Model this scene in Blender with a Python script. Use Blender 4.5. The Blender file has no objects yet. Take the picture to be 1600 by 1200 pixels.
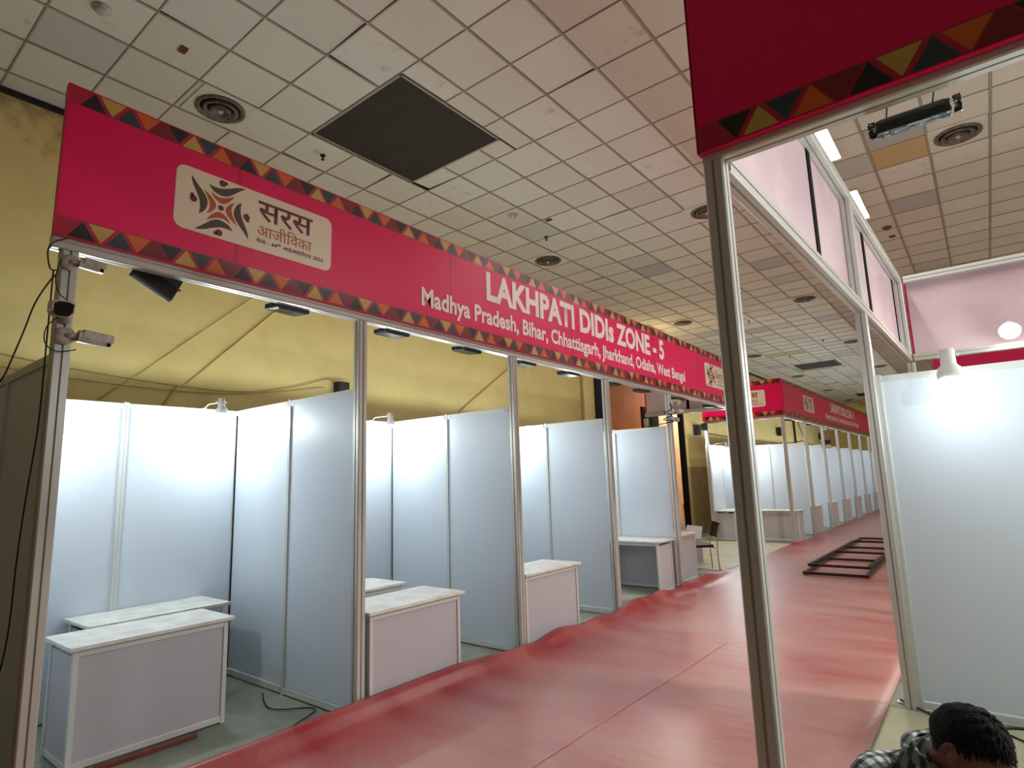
import bpy, bmesh, math, random
from mathutils import Vector, Matrix, noise
random.seed(7)
PI = math.pi
S = bpy.context.scene
COL = S.collection
H = 5.6            # ceiling height
ORD = ['first', 'second', 'third', 'fourth', 'fifth', 'sixth', 'seventh', 'eighth', 'ninth', 'tenth', 'eleventh']

# ------------------------------------------------------------------ materials
def lin(c):
    return tuple((v / 255 / 12.92) if v / 255 <= .04045 else ((v / 255 + .055) / 1.055) ** 2.4 for v in c)

def mat(name, rgb, rough=.5, metal=0., spec=.5, emit=None, strength=0., coat=0., bump=0., bscale=40., var=None, vscale=3., vdetail=4.):
    m = bpy.data.materials.new(name); m.use_nodes = True
    nt = m.node_tree; b = nt.nodes['Principled BSDF']
    c = lin(rgb) + (1,)
    b.inputs['Base Color'].default_value = c
    b.inputs['Roughness'].default_value = rough
    b.inputs['Metallic'].default_value = metal
    b.inputs['Specular IOR Level'].default_value = spec
    b.inputs['Coat Weight'].default_value = coat
    if emit:
        b.inputs['Emission Color'].default_value = lin(emit) + (1,)
        b.inputs['Emission Strength'].default_value = strength
    g = nt.nodes.new('ShaderNodeNewGeometry')
    if var:
        n = nt.nodes.new('ShaderNodeTexNoise'); n.inputs['Scale'].default_value = vscale; n.inputs['Detail'].default_value = vdetail
        nt.links.new(g.outputs['Position'], n.inputs['Vector'])
        r = nt.nodes.new('ShaderNodeValToRGB'); r.color_ramp.elements[0].position = .35; r.color_ramp.elements[1].position = .68
        r.color_ramp.elements[0].color = c; r.color_ramp.elements[1].color = lin(var) + (1,)
        nt.links.new(n.outputs['Fac'], r.inputs['Fac']); nt.links.new(r.outputs['Color'], b.inputs['Base Color'])
    if bump:
        n2 = nt.nodes.new('ShaderNodeTexNoise'); n2.inputs['Scale'].default_value = bscale; n2.inputs['Detail'].default_value = 3
        nt.links.new(g.outputs['Position'], n2.inputs['Vector'])
        bp = nt.nodes.new('ShaderNodeBump'); bp.inputs['Strength'].default_value = bump; bp.inputs['Distance'].default_value = .01
        nt.links.new(n2.outputs['Fac'], bp.inputs['Height']); nt.links.new(bp.outputs['Normal'], b.inputs['Normal'])
    return m

M = dict(
    alu=mat('anodised_aluminium', (212, 213, 208), .36, .08, bump=.03, bscale=25),
    postalu=mat('post_aluminium', (202, 197, 189), .36, .3, bump=.03, bscale=25),
    infill=mat('white_laminate', (209, 217, 226), .42, bump=.015, bscale=6),
    top=mat('scuffed_white_top', (232, 230, 224), .45, var=(206, 204, 196), vscale=7),
    counter=mat('counter_laminate', (190, 186, 191), .45, bump=.02, bscale=5),
    magenta=mat('magenta_banner', (222, 1, 84), .4, spec=.32, bump=.05, bscale=2.2),
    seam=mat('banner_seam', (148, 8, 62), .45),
    crimson=mat('banner_crimson', (172, 10, 48), .4),
    darkred=mat('banner_dark_red', (122, 8, 22), .4),
    black=mat('banner_black', (26, 14, 20), .4),
    yellow=mat('banner_ochre', (190, 154, 74), .4),
    teal=mat('banner_teal', (40, 56, 66), .4),
    orange=mat('banner_orange', (206, 92, 24), .4),
    back=mat('banner_reverse', (216, 192, 198), .5, bump=.1, bscale=3, var=(200, 172, 182), vscale=1.5),
    cream=mat('logo_cream', (226, 208, 184), .4),
    white_ink=mat('letter_white', (240, 220, 220), .4),
    brown=mat('emblem_brown', (78, 54, 42), .5),
    rust=mat('emblem_rust', (178, 74, 24), .5),
    maroon=mat('emblem_maroon', (100, 14, 30), .5),
    ink=mat('logo_ink', (50, 26, 28), .5),
    matte_black=mat('matte_black', (22, 22, 20), .55),
    gloss_black=mat('gloss_black', (10, 10, 10), .15),
    cctv=mat('cctv_white', (214, 204, 196), .4, var=(176, 160, 150), vscale=30),
    lamp=mat('lamp_white', (238, 238, 236), .35),
    bulb=mat('lit_bulb', (255, 255, 255), .4, emit=(236, 250, 255), strength=28.),
    tube=mat('lit_tube', (255, 255, 255), .4, emit=(250, 252, 255), strength=14.),
    darkmetal=mat('dark_iron', (52, 28, 26), .5, .2, var=(30, 18, 18), vscale=20),
    grille=mat('dark_ceiling_mesh', (52, 44, 36), .85, bump=.3, bscale=160, var=(44, 37, 30), vscale=5),
    ring=mat('diffuser_metal', (132, 120, 106), .5, .3, var=(84, 74, 62), vscale=14),
    ringdark=mat('diffuser_throat', (22, 19, 17), .8),
    chrome=mat('chrome', (200, 200, 200), .2, .9),
    seatblack=mat('chair_black', (30, 24, 26), .5, bump=.1, bscale=80),
    paper=mat('white_card', (232, 234, 240), .6),
    wood=mat('red_brown_wood', (122, 58, 40), .5, var=(92, 40, 28), vscale=18),
    cable=mat('black_cable', (16, 15, 15), .5),
    cablew=mat('beige_cable', (200, 190, 160), .5),
    ceilyellow=mat('aged_tile', (200, 168, 120), .8),
    ceililive=mat('olive_tile', (188, 180, 128), .8),
    orangew=mat('orange_wall', (208, 132, 44), .7, var=(192, 112, 34), vscale=1.2),
    peach=mat('peach_wall', (242, 208, 172), .8, var=(230, 186, 142), vscale=3.5),
    blackpaint=mat('black_paint', (18, 13, 13), .9, spec=.15, bump=.1, bscale=15),
    tan=mat('tan_dado', (184, 158, 108), .7, var=(170, 142, 92), vscale=3),
    skin=mat('skin', (112, 66, 46), .5, var=(98, 56, 40), vscale=20),
    hair=mat('black_hair', (10, 9, 10), .75, spec=.2, bump=.5, bscale=120),
    trouser=mat('dark_trousers', (42, 46, 60), .8, bump=.1, bscale=120),
    eye=mat('eye_dark', (18, 12, 10), .2),
    lip=mat('lip', (96, 50, 42), .5),
    sole=mat('sandal', (60, 42, 34), .6),
    flood=mat('floodlight_black', (24, 26, 22), .45, bump=.1, bscale=60),
    bag=mat('dark_plastic', (44, 48, 42), .25, bump=.8, bscale=35),
)

def wall_mat():
    m = mat('yellow_wall', (206, 192, 112), .75)
    nt = m.node_tree; b = nt.nodes['Principled BSDF']
    g = nt.nodes.new('ShaderNodeNewGeometry')
    sep = nt.nodes.new('ShaderNodeSeparateXYZ'); nt.links.new(g.outputs['Position'], sep.inputs[0])
    n = nt.nodes.new('ShaderNodeTexNoise'); n.inputs['Scale'].default_value = 2.6; n.inputs['Detail'].default_value = 8; n.inputs['Roughness'].default_value = .6
    nt.links.new(g.outputs['Position'], n.inputs['Vector'])
    # damp stains just under the ceiling
    mr = nt.nodes.new('ShaderNodeMapRange'); mr.inputs['From Min'].default_value = 4.7; mr.inputs['From Max'].default_value = 5.6
    nt.links.new(sep.outputs['Z'], mr.inputs['Value'])
    ad = nt.nodes.new('ShaderNodeMath'); ad.operation = 'MULTIPLY_ADD'; ad.inputs[1].default_value = .34
    nt.links.new(mr.outputs[0], ad.inputs[0]); nt.links.new(n.outputs['Fac'], ad.inputs[2])
    r = nt.nodes.new('ShaderNodeValToRGB'); e = r.color_ramp.elements
    e[0].position = .3; e[0].color = lin((222, 199, 126)) + (1,)
    e[1].position = .6; e[1].color = lin((230, 208, 138)) + (1,)
    for p, c in ((.72, (228, 204, 132)), (.84, (180, 156, 100)), (.95, (208, 190, 130))):
        x = e.new(p); x.color = lin(c) + (1,)
    nt.links.new(ad.outputs[0], r.inputs['Fac']); nt.links.new(r.outputs['Color'], b.inputs['Base Color'])
    bp = nt.nodes.new('ShaderNodeBump'); bp.inputs['Strength'].default_value = .25; bp.inputs['Distance'].default_value = .01
    nt.links.new(n.outputs['Fac'], bp.inputs['Height']); nt.links.new(bp.outputs['Normal'], b.inputs['Normal'])
    return m
M['wall'] = wall_mat()

def tile_mat():
    m = mat('ceiling_tile', (206, 200, 186), .85)
    nt = m.node_tree; b = nt.nodes['Principled BSDF']
    g = nt.nodes.new('ShaderNodeNewGeometry')
    v = nt.nodes.new('ShaderNodeVectorMath'); v.operation = 'SUBTRACT'; v.inputs[1].default_value = (.19, 1.28, 0)
    d = nt.nodes.new('ShaderNodeVectorMath'); d.operation = 'DIVIDE'; d.inputs[1].default_value = (.595, .595, 1e3)
    f = nt.nodes.new('ShaderNodeVectorMath'); f.operation = 'FLOOR'
    w = nt.nodes.new('ShaderNodeTexWhiteNoise')
    nt.links.new(g.outputs['Position'], v.inputs[0]); nt.links.new(v.outputs[0], d.inputs[0]); nt.links.new(d.outputs[0], f.inputs[0]); nt.links.new(f.outputs[0], w.inputs['Vector'])
    r = nt.nodes.new('ShaderNodeValToRGB'); r.color_ramp.elements[0].color = lin((206, 198, 182)) + (1,); r.color_ramp.elements[1].color = lin((226, 219, 206)) + (1,)
    x = r.color_ramp.elements.new(.03); x.color = lin((196, 192, 186)) + (1,)
    x = r.color_ramp.elements.new(.06); x.color = lin((216, 208, 193)) + (1,)
    r.color_ramp.elements[0].color = lin((182, 178, 174)) + (1,)
    nt.links.new(w.outputs['Value'], r.inputs['Fac'])
    n = nt.nodes.new('ShaderNodeTexNoise'); n.inputs['Scale'].default_value = 5; n.inputs['Detail'].default_value = 7; n.inputs['Roughness'].default_value = .65
    nt.links.new(g.outputs['Position'], n.inputs['Vector'])
    r2 = nt.nodes.new('ShaderNodeValToRGB'); r2.color_ramp.elements[0].position = .58; r2.color_ramp.elements[1].position = .78
    mul = nt.nodes.new('ShaderNodeMath'); mul.operation = 'MULTIPLY'
    r3 = nt.nodes.new('ShaderNodeValToRGB'); r3.color_ramp.elements[0].position = .62; r3.color_ramp.elements[1].position = .9; r3.color_ramp.elements[1].color = (.8, .8, .8, 1)
    nt.links.new(w.outputs['Value'], r3.inputs['Fac'])
    nt.links.new(n.outputs['Fac'], r2.inputs['Fac']); nt.links.new(r2.outputs['Color'], mul.inputs[0]); nt.links.new(r3.outputs['Color'], mul.inputs[1])
    mx = nt.nodes.new('ShaderNodeMix'); mx.data_type = 'RGBA'; mx.inputs['B'].default_value = lin((150, 124, 96)) + (1,)
    nt.links.new(mul.outputs[0], mx.inputs['Factor']); nt.links.new(r.outputs['Color'], mx.inputs['A'])
    nt.links.new(mx.outputs['Result'], b.inputs['Base Color'])
    return m
M['tile'] = tile_mat()
M['tbar'] = mat('ceiling_bar', (168, 156, 136), .7)
M['gap'] = mat('ceiling_void', (40, 34, 28), .9)

def carpet_mat():
    m = mat('red_carpet', (190, 44, 44), .5)
    nt = m.node_tree; b = nt.nodes['Principled BSDF']
    g = nt.nodes.new('ShaderNodeNewGeometry')
    mp = nt.nodes.new('ShaderNodeMapping'); mp.inputs['Scale'].default_value = (.55, 1.5, 1)
    mp.inputs['Rotation'].default_value = (0, 0, .22)
    nt.links.new(g.outputs['Position'], mp.inputs['Vector'])
    n = nt.nodes.new('ShaderNodeTexNoise'); n.inputs['Scale'].default_value = 1.1; n.inputs['Detail'].default_value = 6; n.inputs['Roughness'].default_value = .55; n.inputs['Distortion'].default_value = .6
    nt.links.new(mp.outputs[0], n.inputs['Vector'])
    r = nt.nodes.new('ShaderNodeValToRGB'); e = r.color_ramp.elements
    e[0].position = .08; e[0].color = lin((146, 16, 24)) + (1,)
    e[1].position = .70; e[1].color = lin((178, 130, 120)) + (1,)  # pale patches: dust, with the film's sheen put into the colour
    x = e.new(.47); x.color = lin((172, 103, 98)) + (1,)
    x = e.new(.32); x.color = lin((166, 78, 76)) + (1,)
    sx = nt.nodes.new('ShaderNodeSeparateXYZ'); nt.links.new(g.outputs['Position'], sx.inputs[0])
    wr = nt.nodes.new('ShaderNodeMapRange'); wr.interpolation_type = 'SMOOTHSTEP'; wr.inputs['From Min'].default_value = .05; wr.inputs['From Max'].default_value = .8; wr.inputs['To Min'].default_value = -.34; wr.inputs['To Max'].default_value = .03  # shade of the curled edge put into the colour, darker red towards it
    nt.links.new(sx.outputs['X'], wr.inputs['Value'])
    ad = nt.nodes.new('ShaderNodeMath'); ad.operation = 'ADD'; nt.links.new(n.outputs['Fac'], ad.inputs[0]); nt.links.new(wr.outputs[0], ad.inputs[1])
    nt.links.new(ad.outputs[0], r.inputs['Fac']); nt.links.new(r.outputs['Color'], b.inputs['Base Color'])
    rr = nt.nodes.new('ShaderNodeMapRange'); rr.inputs['From Min'].default_value = .3; rr.inputs['From Max'].default_value = .7; rr.inputs['To Min'].default_value = .34; rr.inputs['To Max'].default_value = .55; b.inputs['Coat Weight'].default_value = .6; b.inputs['Coat Roughness'].default_value = .3
    nt.links.new(n.outputs['Fac'], rr.inputs['Value']); nt.links.new(rr.outputs[0], b.inputs['Roughness'])
    n2 = nt.nodes.new('ShaderNodeTexNoise'); n2.inputs['Scale'].default_value = 6; n2.inputs['Detail'].default_value = 5
    nt.links.new(mp.outputs[0], n2.inputs['Vector'])
    bp = nt.nodes.new('ShaderNodeBump'); bp.inputs['Strength'].default_value = .5; bp.inputs['Distance'].default_value = .02
    nt.links.new(n2.outputs['Fac'], bp.inputs['Height']); nt.links.new(bp.outputs['Normal'], b.inputs['Normal'])
    return m
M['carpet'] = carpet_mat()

def floor_mat():
    m = mat('worn_floor', (128, 132, 118), .55)
    nt = m.node_tree; b = nt.nodes['Principled BSDF']
    g = nt.nodes.new('ShaderNodeNewGeometry')
    n = nt.nodes.new('ShaderNodeTexNoise'); n.inputs['Scale'].default_value = 1.3; n.inputs['Detail'].default_value = 9; n.inputs['Roughness'].default_value = .62
    nt.links.new(g.outputs['Position'], n.inputs['Vector'])
    r = nt.nodes.new('ShaderNodeValToRGB'); e = r.color_ramp.elements
    e[0].position = .32; e[0].color = lin((104, 112, 100)) + (1,)
    e[1].position = .72; e[1].color = lin((178, 174, 150)) + (1,)
    x = e.new(.5); x.color = lin((134, 140, 124)) + (1,)
    nt.links.new(n.outputs['Fac'], r.inputs['Fac']); nt.links.new(r.outputs['Color'], b.inputs['Base Color'])
    return m
M['floor'] = floor_mat()
M['seamline'] = mat('carpet_seam_line', (206, 150, 140), .6)
M['vinyl'] = mat('beige_vinyl', (190, 184, 150), .5, var=(172, 168, 138), vscale=2.2, bump=.1, bscale=3)

def plaid_mat():
    m = mat('plaid_shirt', (210, 214, 214), .8)
    nt = m.node_tree; b = nt.nodes['Principled BSDF']
    tc = nt.nodes.new('ShaderNodeTexCoord'); sep = nt.nodes.new('ShaderNodeSeparateXYZ')
    nt.links.new(tc.outputs['Object'], sep.inputs[0])
    outs = []
    for ax in ('X', 'Z', 'Y'):
        a = nt.nodes.new('ShaderNodeMath'); a.operation = 'MULTIPLY'; a.inputs[1].default_value = 26
        f = nt.nodes.new('ShaderNodeMath'); f.operation = 'FRACT'
        c = nt.nodes.new('ShaderNodeMath'); c.operation = 'GREATER_THAN'; c.inputs[1].default_value = .55
        nt.links.new(sep.outputs[ax], a.inputs[0]); nt.links.new(a.outputs[0], f.inputs[0]); nt.links.new(f.outputs[0], c.inputs[0])
        outs.append(c)
    mx = nt.nodes.new('ShaderNodeMath'); mx.operation = 'MAXIMUM'
    nt.links.new(outs[1].outputs[0], mx.inputs[0]); nt.links.new(outs[2].outputs[0], mx.inputs[1])
    s = nt.nodes.new('ShaderNodeMath'); s.operation = 'ADD'; nt.links.new(outs[0].outputs[0], s.inputs[0]); nt.links.new(mx.outputs[0], s.inputs[1])
    h = nt.nodes.new('ShaderNodeMath'); h.operation = 'MULTIPLY'; h.inputs[1].default_value = .5; nt.links.new(s.outputs[0], h.inputs[0])
    r = nt.nodes.new('ShaderNodeValToRGB'); r.color_ramp.interpolation = 'CONSTANT'; e = r.color_ramp.elements
    e[0].position = 0; e[0].color = lin((214, 216, 214)) + (1,)
    e[1].position = .4; e[1].color = lin((120, 128, 126)) + (1,)
    x = e.new(.9); x.color = lin((46, 58, 56)) + (1,)
    nt.links.new(h.outputs[0], r.inputs['Fac']); nt.links.new(r.outputs['Color'], b.inputs['Base Color'])
    return m
M['plaid'] = plaid_mat()

# ------------------------------------------------------------------ mesh helpers
class MB:
    def __init__(s): s.v = []; s.f = []; s.m = []; s.sm = []
    def add(s, vs, fs, mi=0, smooth=False):
        b = len(s.v); s.v += [tuple(p) for p in vs]
        for f in fs: s.f.append(tuple(b + i for i in f)); s.m.append(mi); s.sm.append(smooth)
        return s
    def box(s, x0, x1, y0, y1, z0, z1, mi=0):
        return s.add([(x0, y0, z0), (x1, y0, z0), (x1, y1, z0), (x0, y1, z0), (x0, y0, z1), (x1, y0, z1), (x1, y1, z1), (x0, y1, z1)],
                     [(3, 2, 1, 0), (4, 5, 6, 7), (0, 1, 5, 4), (1, 2, 6, 5), (2, 3, 7, 6), (3, 0, 4, 7)], mi)
    def prism(s, poly, fn, a, b, mi=0):
        """poly: 2-D points (counter-clockwise); fn(u, v, w) -> xyz; extruded from w=a to w=b"""
        n = len(poly)
        vs = [fn(u, v, a) for u, v in poly] + [fn(u, v, b) for u, v in poly]
        fs = [tuple(range(n))[::-1], tuple(range(n, 2 * n))] + [(i, (i + 1) % n, n + (i + 1) % n, n + i) for i in range(n)]
        return s.add(vs, fs, mi)
    def tube(s, pts, r, seg=8, mi=0, closed=False):
        pts = [Vector(p) for p in pts]; n = len(pts); rings = []
        up = Vector((0, 0, 1)); prev = None
        for i, p in enumerate(pts):
            if closed: t = pts[(i + 1) % n] - pts[i - 1]
            else: t = pts[min(i + 1, n - 1)] - pts[max(i - 1, 0)]
            t.normalize()
            if prev is None:
                a = t.cross(up)
                if a.length < .05: a = t.cross(Vector((1, 0, 0)))
            else: a = prev - t * prev.dot(t)
            a.normalize(); prev = a; c = t.cross(a)
            rr = r[i] if isinstance(r, (list, tuple)) else r
            rings.append([p + a * rr * math.cos(2 * PI * k / seg) + c * rr * math.sin(2 * PI * k / seg) for k in range(seg)])
        vs = [q for R_ in rings for q in R_]; fs = []
        m_ = n if closed else n - 1
        for i in range(m_):
            j = (i + 1) % n
            for k in range(seg): fs.append((i * seg + k, i * seg + (k + 1) % seg, j * seg + (k + 1) % seg, j * seg + k))
        if not closed: fs += [tuple(range(seg))[::-1], tuple((n - 1) * seg + k for k in range(seg))]
        return s.add(vs, fs, mi, True)
    def lathe(s, prof, mtx=None, seg=24, mi=0, smooth=True):
        mtx = mtx or Matrix(); vs = []; fs = []
        for r, z in prof:
            for k in range(seg): vs.append(mtx @ Vector((r * math.cos(2 * PI * k / seg), r * math.sin(2 * PI * k / seg), z)))
        for i in range(len(prof) - 1):
            for k in range(seg): fs.append((i * seg + k, i * seg + (k + 1) % seg, (i + 1) * seg + (k + 1) % seg, (i + 1) * seg + k))
        if prof[0][0] > 1e-4: fs.append(tuple(range(seg))[::-1])
        if prof[-1][0] > 1e-4: fs.append(tuple((len(prof) - 1) * seg + k for k in range(seg)))
        return s.add(vs, fs, mi, smooth)
    def build(s, name, mats, parent=None, bevel=0., loc=None):
        me = bpy.data.meshes.new(name); me.from_pydata(s.v, [], s.f)
        if not isinstance(mats, (list, tuple)): mats = [mats]
        for m in mats: me.materials.append(m)
        for p, mi, sm in zip(me.polygons, s.m, s.sm): p.material_index = mi; p.use_smooth = sm
        me.update()
        bm = bmesh.new(); bm.from_mesh(me)
        bmesh.ops.remove_doubles(bm, verts=bm.verts, dist=1e-6)
        bmesh.ops.recalc_face_normals(bm, faces=bm.faces); bm.to_mesh(me); bm.free()
        o = bpy.data.objects.new(name, me); COL.objects.link(o)
        if parent: o.parent = parent
        if loc: o.location = loc
        if bevel:
            b = o.modifiers.new('edge', 'BEVEL'); b.width = bevel; b.segments = 2; b.limit_method = 'ANGLE'; b.angle_limit = .7
        return o

def tag(o, label=None, cat=None, group=None, kind=None):
    if label: o['label'] = label
    if cat: o['category'] = cat
    if group: o['group'] = group
    if kind: o['kind'] = kind
    return o

def thing(name, label, cat, loc=(0, 0, 0), rz=0., group=None):
    o = bpy.data.objects.new(name, None); COL.objects.link(o); o.empty_display_size = .1
    o.location = loc; o.rotation_euler = (0, 0, rz)
    return tag(o, label, cat, group)

KIDS = {}
def copy_tree(o, parent=None):
    c = o.copy(); COL.objects.link(c)
    if parent is not None: c.parent = parent
    for ch in [x for x in COL.objects if x.parent == o]: copy_tree(ch, c)
    return c

def bez(pts, n=8):
    """Catmull-Rom through the points"""
    P = [Vector(p) for p in pts]; out = []
    for i in range(len(P) - 1):
        a, b, c, d = P[max(i - 1, 0)], P[i], P[i + 1], P[min(i + 2, len(P) - 1)]
        for k in range(n):
            t = k / n
            out.append(.5 * ((2 * b) + (c - a) * t + (2 * a - 5 * b + 4 * c - d) * t * t + (3 * b - a - 3 * c + d) * t ** 3))
    return out + [P[-1]]

# ------------------------------------------------------------------ room shell
fl = MB().box(-9, 14, -6, 40, -.1, 0).build('floor', M['floor']); tag(fl, kind='structure')
w = MB()
w.box(-3.2, -3.1, -6, 10.95, 0, H); w.box(-3.2, -3.1, 10.95, 15.95, 4.18, H); w.box(-3.2, -3.1, 15.95, 40, 0, H)
tag(w.build('wall_left', M['wall']), kind='structure')
tag(MB().box(-3.35, 14, 38.6, 38.8, 0, H).build('wall_far', M['wall']), kind='structure')
t = MB().box(-3.098, -3.06, 15.97, 40, 0, 1.95).box(-3.06, -2.99, 15.99, 17.5, 0, 1.95).box(-3.098, -3.05, 15.97, 40, 1.30, 1.315)
tag(t.build('trim_1', M['tan']), kind='structure')
# shallow pilaster edges on the wall
tag(MB().box(-3.1, -3.0, 15.99, 17.5, 1.95, H).build('trim_2', M['wall']), kind='structure')
tag(MB().box(-3.1, -3.05, 10.32, 10.38, 0, H).build('trim_3', M['tan']), kind='structure')
# ceiling: void above, hanging bars, tilted tiles
c = MB().box(-3.35, 14, -6, 40, H + .03, H + .1, 2)
T = .595; X0 = .19; Y0 = 1.28
HOLES = [(-1.56, -.08, 2.47, 3.96), (-1.40, .02, 22.5, 24.0), (-1.2, .2, 34.2, 35.7)]
DIFF = [(x, y) for y in (1.61, 7.46, 13.5, 19.5, 25.4, 31.2, 36.9) for x in (-1.87, 1.03, 4.05, 7.0)]
DIFF = [d for d in DIFF if not (d[0] > 5 and d[1] < 5)]
specials = {}
def tile_ij(x, y): return (math.floor((x - X0) / T), math.floor((y - Y0) / T))
specials[tile_ij(3.47, 7.42)] = 3; specials[tile_ij(-1.2, 20.0)] = 4; specials[tile_ij(-.7, 20.0)] = 4; specials[tile_ij(-.7, 24.4)] = 4; specials[tile_ij(-1.2, 24.4)] = 4
def clip_rects(r):
    out = [r]
    for hx0, hx1, hy0, hy1 in HOLES:
        nxt = []
        for x0, x1, y0, y1 in out:
            if x1 <= hx0 or x0 >= hx1 or y1 <= hy0 or y0 >= hy1: nxt.append((x0, x1, y0, y1)); continue
            if x0 < hx0: nxt.append((x0, hx0, y0, y1)); x0 = hx0
            if x1 > hx1: nxt.append((hx1, x1, y0, y1)); x1 = hx1
            if y0 < hy0: nxt.append((x0, x1, y0, hy0)); y0 = hy0
            if y1 > hy1: nxt.append((x0, x1, hy1, y1))
        out = nxt
    return out
for i in range(-6, 24):
    for j in range(-12, 65):
        x0 = X0 + i * T; y0 = Y0 + j * T
        for (a, b, p, q) in clip_rects((max(x0, -3.1), x0 + T, y0, y0 + T)):
            if b - a < .05 or q - p < .05: continue
            g = .014
            z = [H + .004 + random.uniform(0, .004) for _ in range(4)]
            if random.random() < .06: z[random.randrange(4)] += .012
            g2 = .0095; vs = [(a + g, p + g2, z[0]), (b - g, p + g2, z[1]), (b - g, q - g2, z[2]), (a + g, q - g2, z[3])]
            vs += [(v[0], v[1], v[2] + .012) for v in vs]
            c.add(vs, [(0, 1, 2, 3), (7, 6, 5, 4), (0, 4, 5, 1), (1, 5, 6, 2), (2, 6, 7, 3), (3, 7, 4, 0)], specials.get((i, j), 0))
for i in range(-5, 24):
    x = X0 + i * T
    segs = [(-6., 40.)]
    for hx0, hx1, hy0, hy1 in HOLES:
        if hx0 < x < hx1: segs = [s2 for s in segs for s2 in ((s[0], min(s[1], hy0)), (max(s[0], hy1), s[1])) if s2[1] > s2[0]]
    for s in segs: c.box(x - .011, x + .011, s[0], s[1], H - .003, H + .006, 1)
for j in range(-12, 65):
    y = Y0 + j * T
    segs = [(-3.1, 14.)]
    for hx0, hx1, hy0, hy1 in HOLES:
        if hy0 < y < hy1: segs = [s2 for s in segs for s2 in ((s[0], min(s[1], hx0)), (max(s[0], hx1), s[1])) if s2[1] > s2[0]]
    for s in segs: c.box(s[0], s[1], y - .006, y + .006, H - .001, H + .006, 1)
tag(c.build('ceiling', [M['tile'], M['tbar'], M['gap'], M['ceilyellow'], M['ceililive']]), kind='structure')
tag(MB().box(-3.1, -3.06, -6, 40, H - .05, H).build('trim_4', M['gap']), kind='structure')

# recess beyond the opening
tag(MB().box(-5.7, -5.5, 10.2, 18.35, 0, 6.4).build('wall_recess', M['orangew']), kind='structure')
tag(MB().box(-5.7, -5.5, 18.35, 19.45, 4.1, 6.4).build('wall_recess_upper', M['orangew']), kind='structure')
tag(MB().box(-5.7, -5.5, 19.45, 24, 0, 6.4).build('wall_recess_far', M['peach']), kind='structure')
tag(MB().box(-5.7, -3.2, 10.0, 10.2, 0, 6.4).build('wall_recess_near', M['orangew']), kind='structure')
tag(MB().box(-5.7, -3.2, 10, 24, 6.4, 6.5).build('ceiling_recess', M['orangew']), kind='structure')
jb = MB().box(-3.22, -3.07, 10.93, 11.28, 0, 4.2).box(-3.22, -3.07, 15.86, 15.98, 0, 4.2).box(-3.22, -3.07, 10.93, 15.97, 4.06, 4.2)
tag(jb.build('trim_5', M['blackpaint'], bevel=.01), kind='structure')
d = MB().box(-5.52, -5.46, 18.18, 19.5, 0, 4.15).box(-5.46, -5.44, 18.3, 18.8, .1, 4.0).box(-5.46, -5.44, 18.86, 19.36, .1, 4.0)
dd = d.build('door_1', M['blackpaint'], bevel=.01); tag(dd, kind='structure')
# plaster cornice on the peach wall, lower shelf
tag(MB().box(-5.5, -5.35, 21.2, 22.6, .55, .65).box(-5.5, -5.3, 21.25, 22.55, .42, .5).build('trim_6', M['peach'], bevel=.02), kind='structure')

# ------------------------------------------------------------------ carpet
def carpet():
    v = []; f = []
    prof = [(.0, 1.0), (.035, .93), (.075, .72), (.115, .42), (.17, .16), (.27, .04), (.45, 0.), (.7, 0), (1., 0), (1.35, 0), (1.7, 0), (2.1, 0), (2.45, 0), (2.8, 0), (3.03, 0)]
    ys = [-3 + .12 * k for k in range(0, 220)] + [23.5 + .6 * k for k in range(24)]
    for y in ys:
        h = .15 if y < 3 else (.15 - .05 * min(1, (y - 3) / .7) if y < 4 else .105)
        if y > 4: h += .02 * math.sin(y * 3.1) + .018 * math.sin(y * 7.3)
        if y > 9.3: h *= max(0, 1 - (y - 9.3) / .8)
        if y > 14.5: h = .03 + .015 * math.sin(y * 2.3)
        off = .012 * math.sin(y * 1.7)
        for k, (x, s) in enumerate(prof):
            nz = noise.noise(Vector((x * 1.3, y * .8, 0))) * .006 + noise.noise(Vector((x * 5, y * 4, 3))) * .0025
            xx = x + .032 + (off if k < 6 else 0)
            if 9.6 < y < 14.6 and k < 6: xx -= .1 * (1 - k / 6)
            v.append((xx, y, .014 + h * s + (nz if k > 3 else nz * .3) + .003))
    n = len(prof)
    for i in range(len(ys) - 1):
        for k in range(n - 1): f.append((i * n + k, i * n + k + 1, (i + 1) * n + k + 1, (i + 1) * n + k))
    me = bpy.data.meshes.new('carpet'); me.from_pydata(v, [], f)
    for p in me.polygons: p.use_smooth = True
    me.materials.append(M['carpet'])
    o = bpy.data.objects.new('carpet', me); COL.objects.link(o)
    sd = o.modifiers.new('thick', 'SOLIDIFY'); sd.thickness = .01; sd.offset = -1
    MB().box(-.0035, .0035, 0, 4.2, 0, .002).build('carpet_seam', M['seamline'], o, loc=(1.47, 1.2, .021)).rotation_euler = (0, 0, -.014)
    tag(o, 'long red carpet running down the aisle, dusty, edge curled up against the stall posts', 'carpet')
carpet()
tag(MB().box(3.075, 9.0, -4, 4.36, .0, .006).build('vinyl_sheet', M['vinyl']), 'pale beige vinyl flooring sheet laid beside the red carpet in the near corner stall', 'flooring')
tag(MB().add([(-2.9, 10.0, .003), (-.06, 10.0, .003), (-.06, 14.7, .003), (-2.9, 14.7, .003), (-2.9, 10.0, .007), (-.06, 10.0, .007), (-.06, 14.7, .007), (-2.9, 14.7, .007)],
             [(0, 1, 2, 3), (7, 6, 5, 4), (0, 4, 5, 1), (1, 5, 6, 2), (2, 6, 7, 3), (3, 7, 4, 0)]).build('vinyl_sheet', M['vinyl']), 'pale beige vinyl flooring sheet in the cross aisle behind the black chair', 'flooring')

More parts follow.
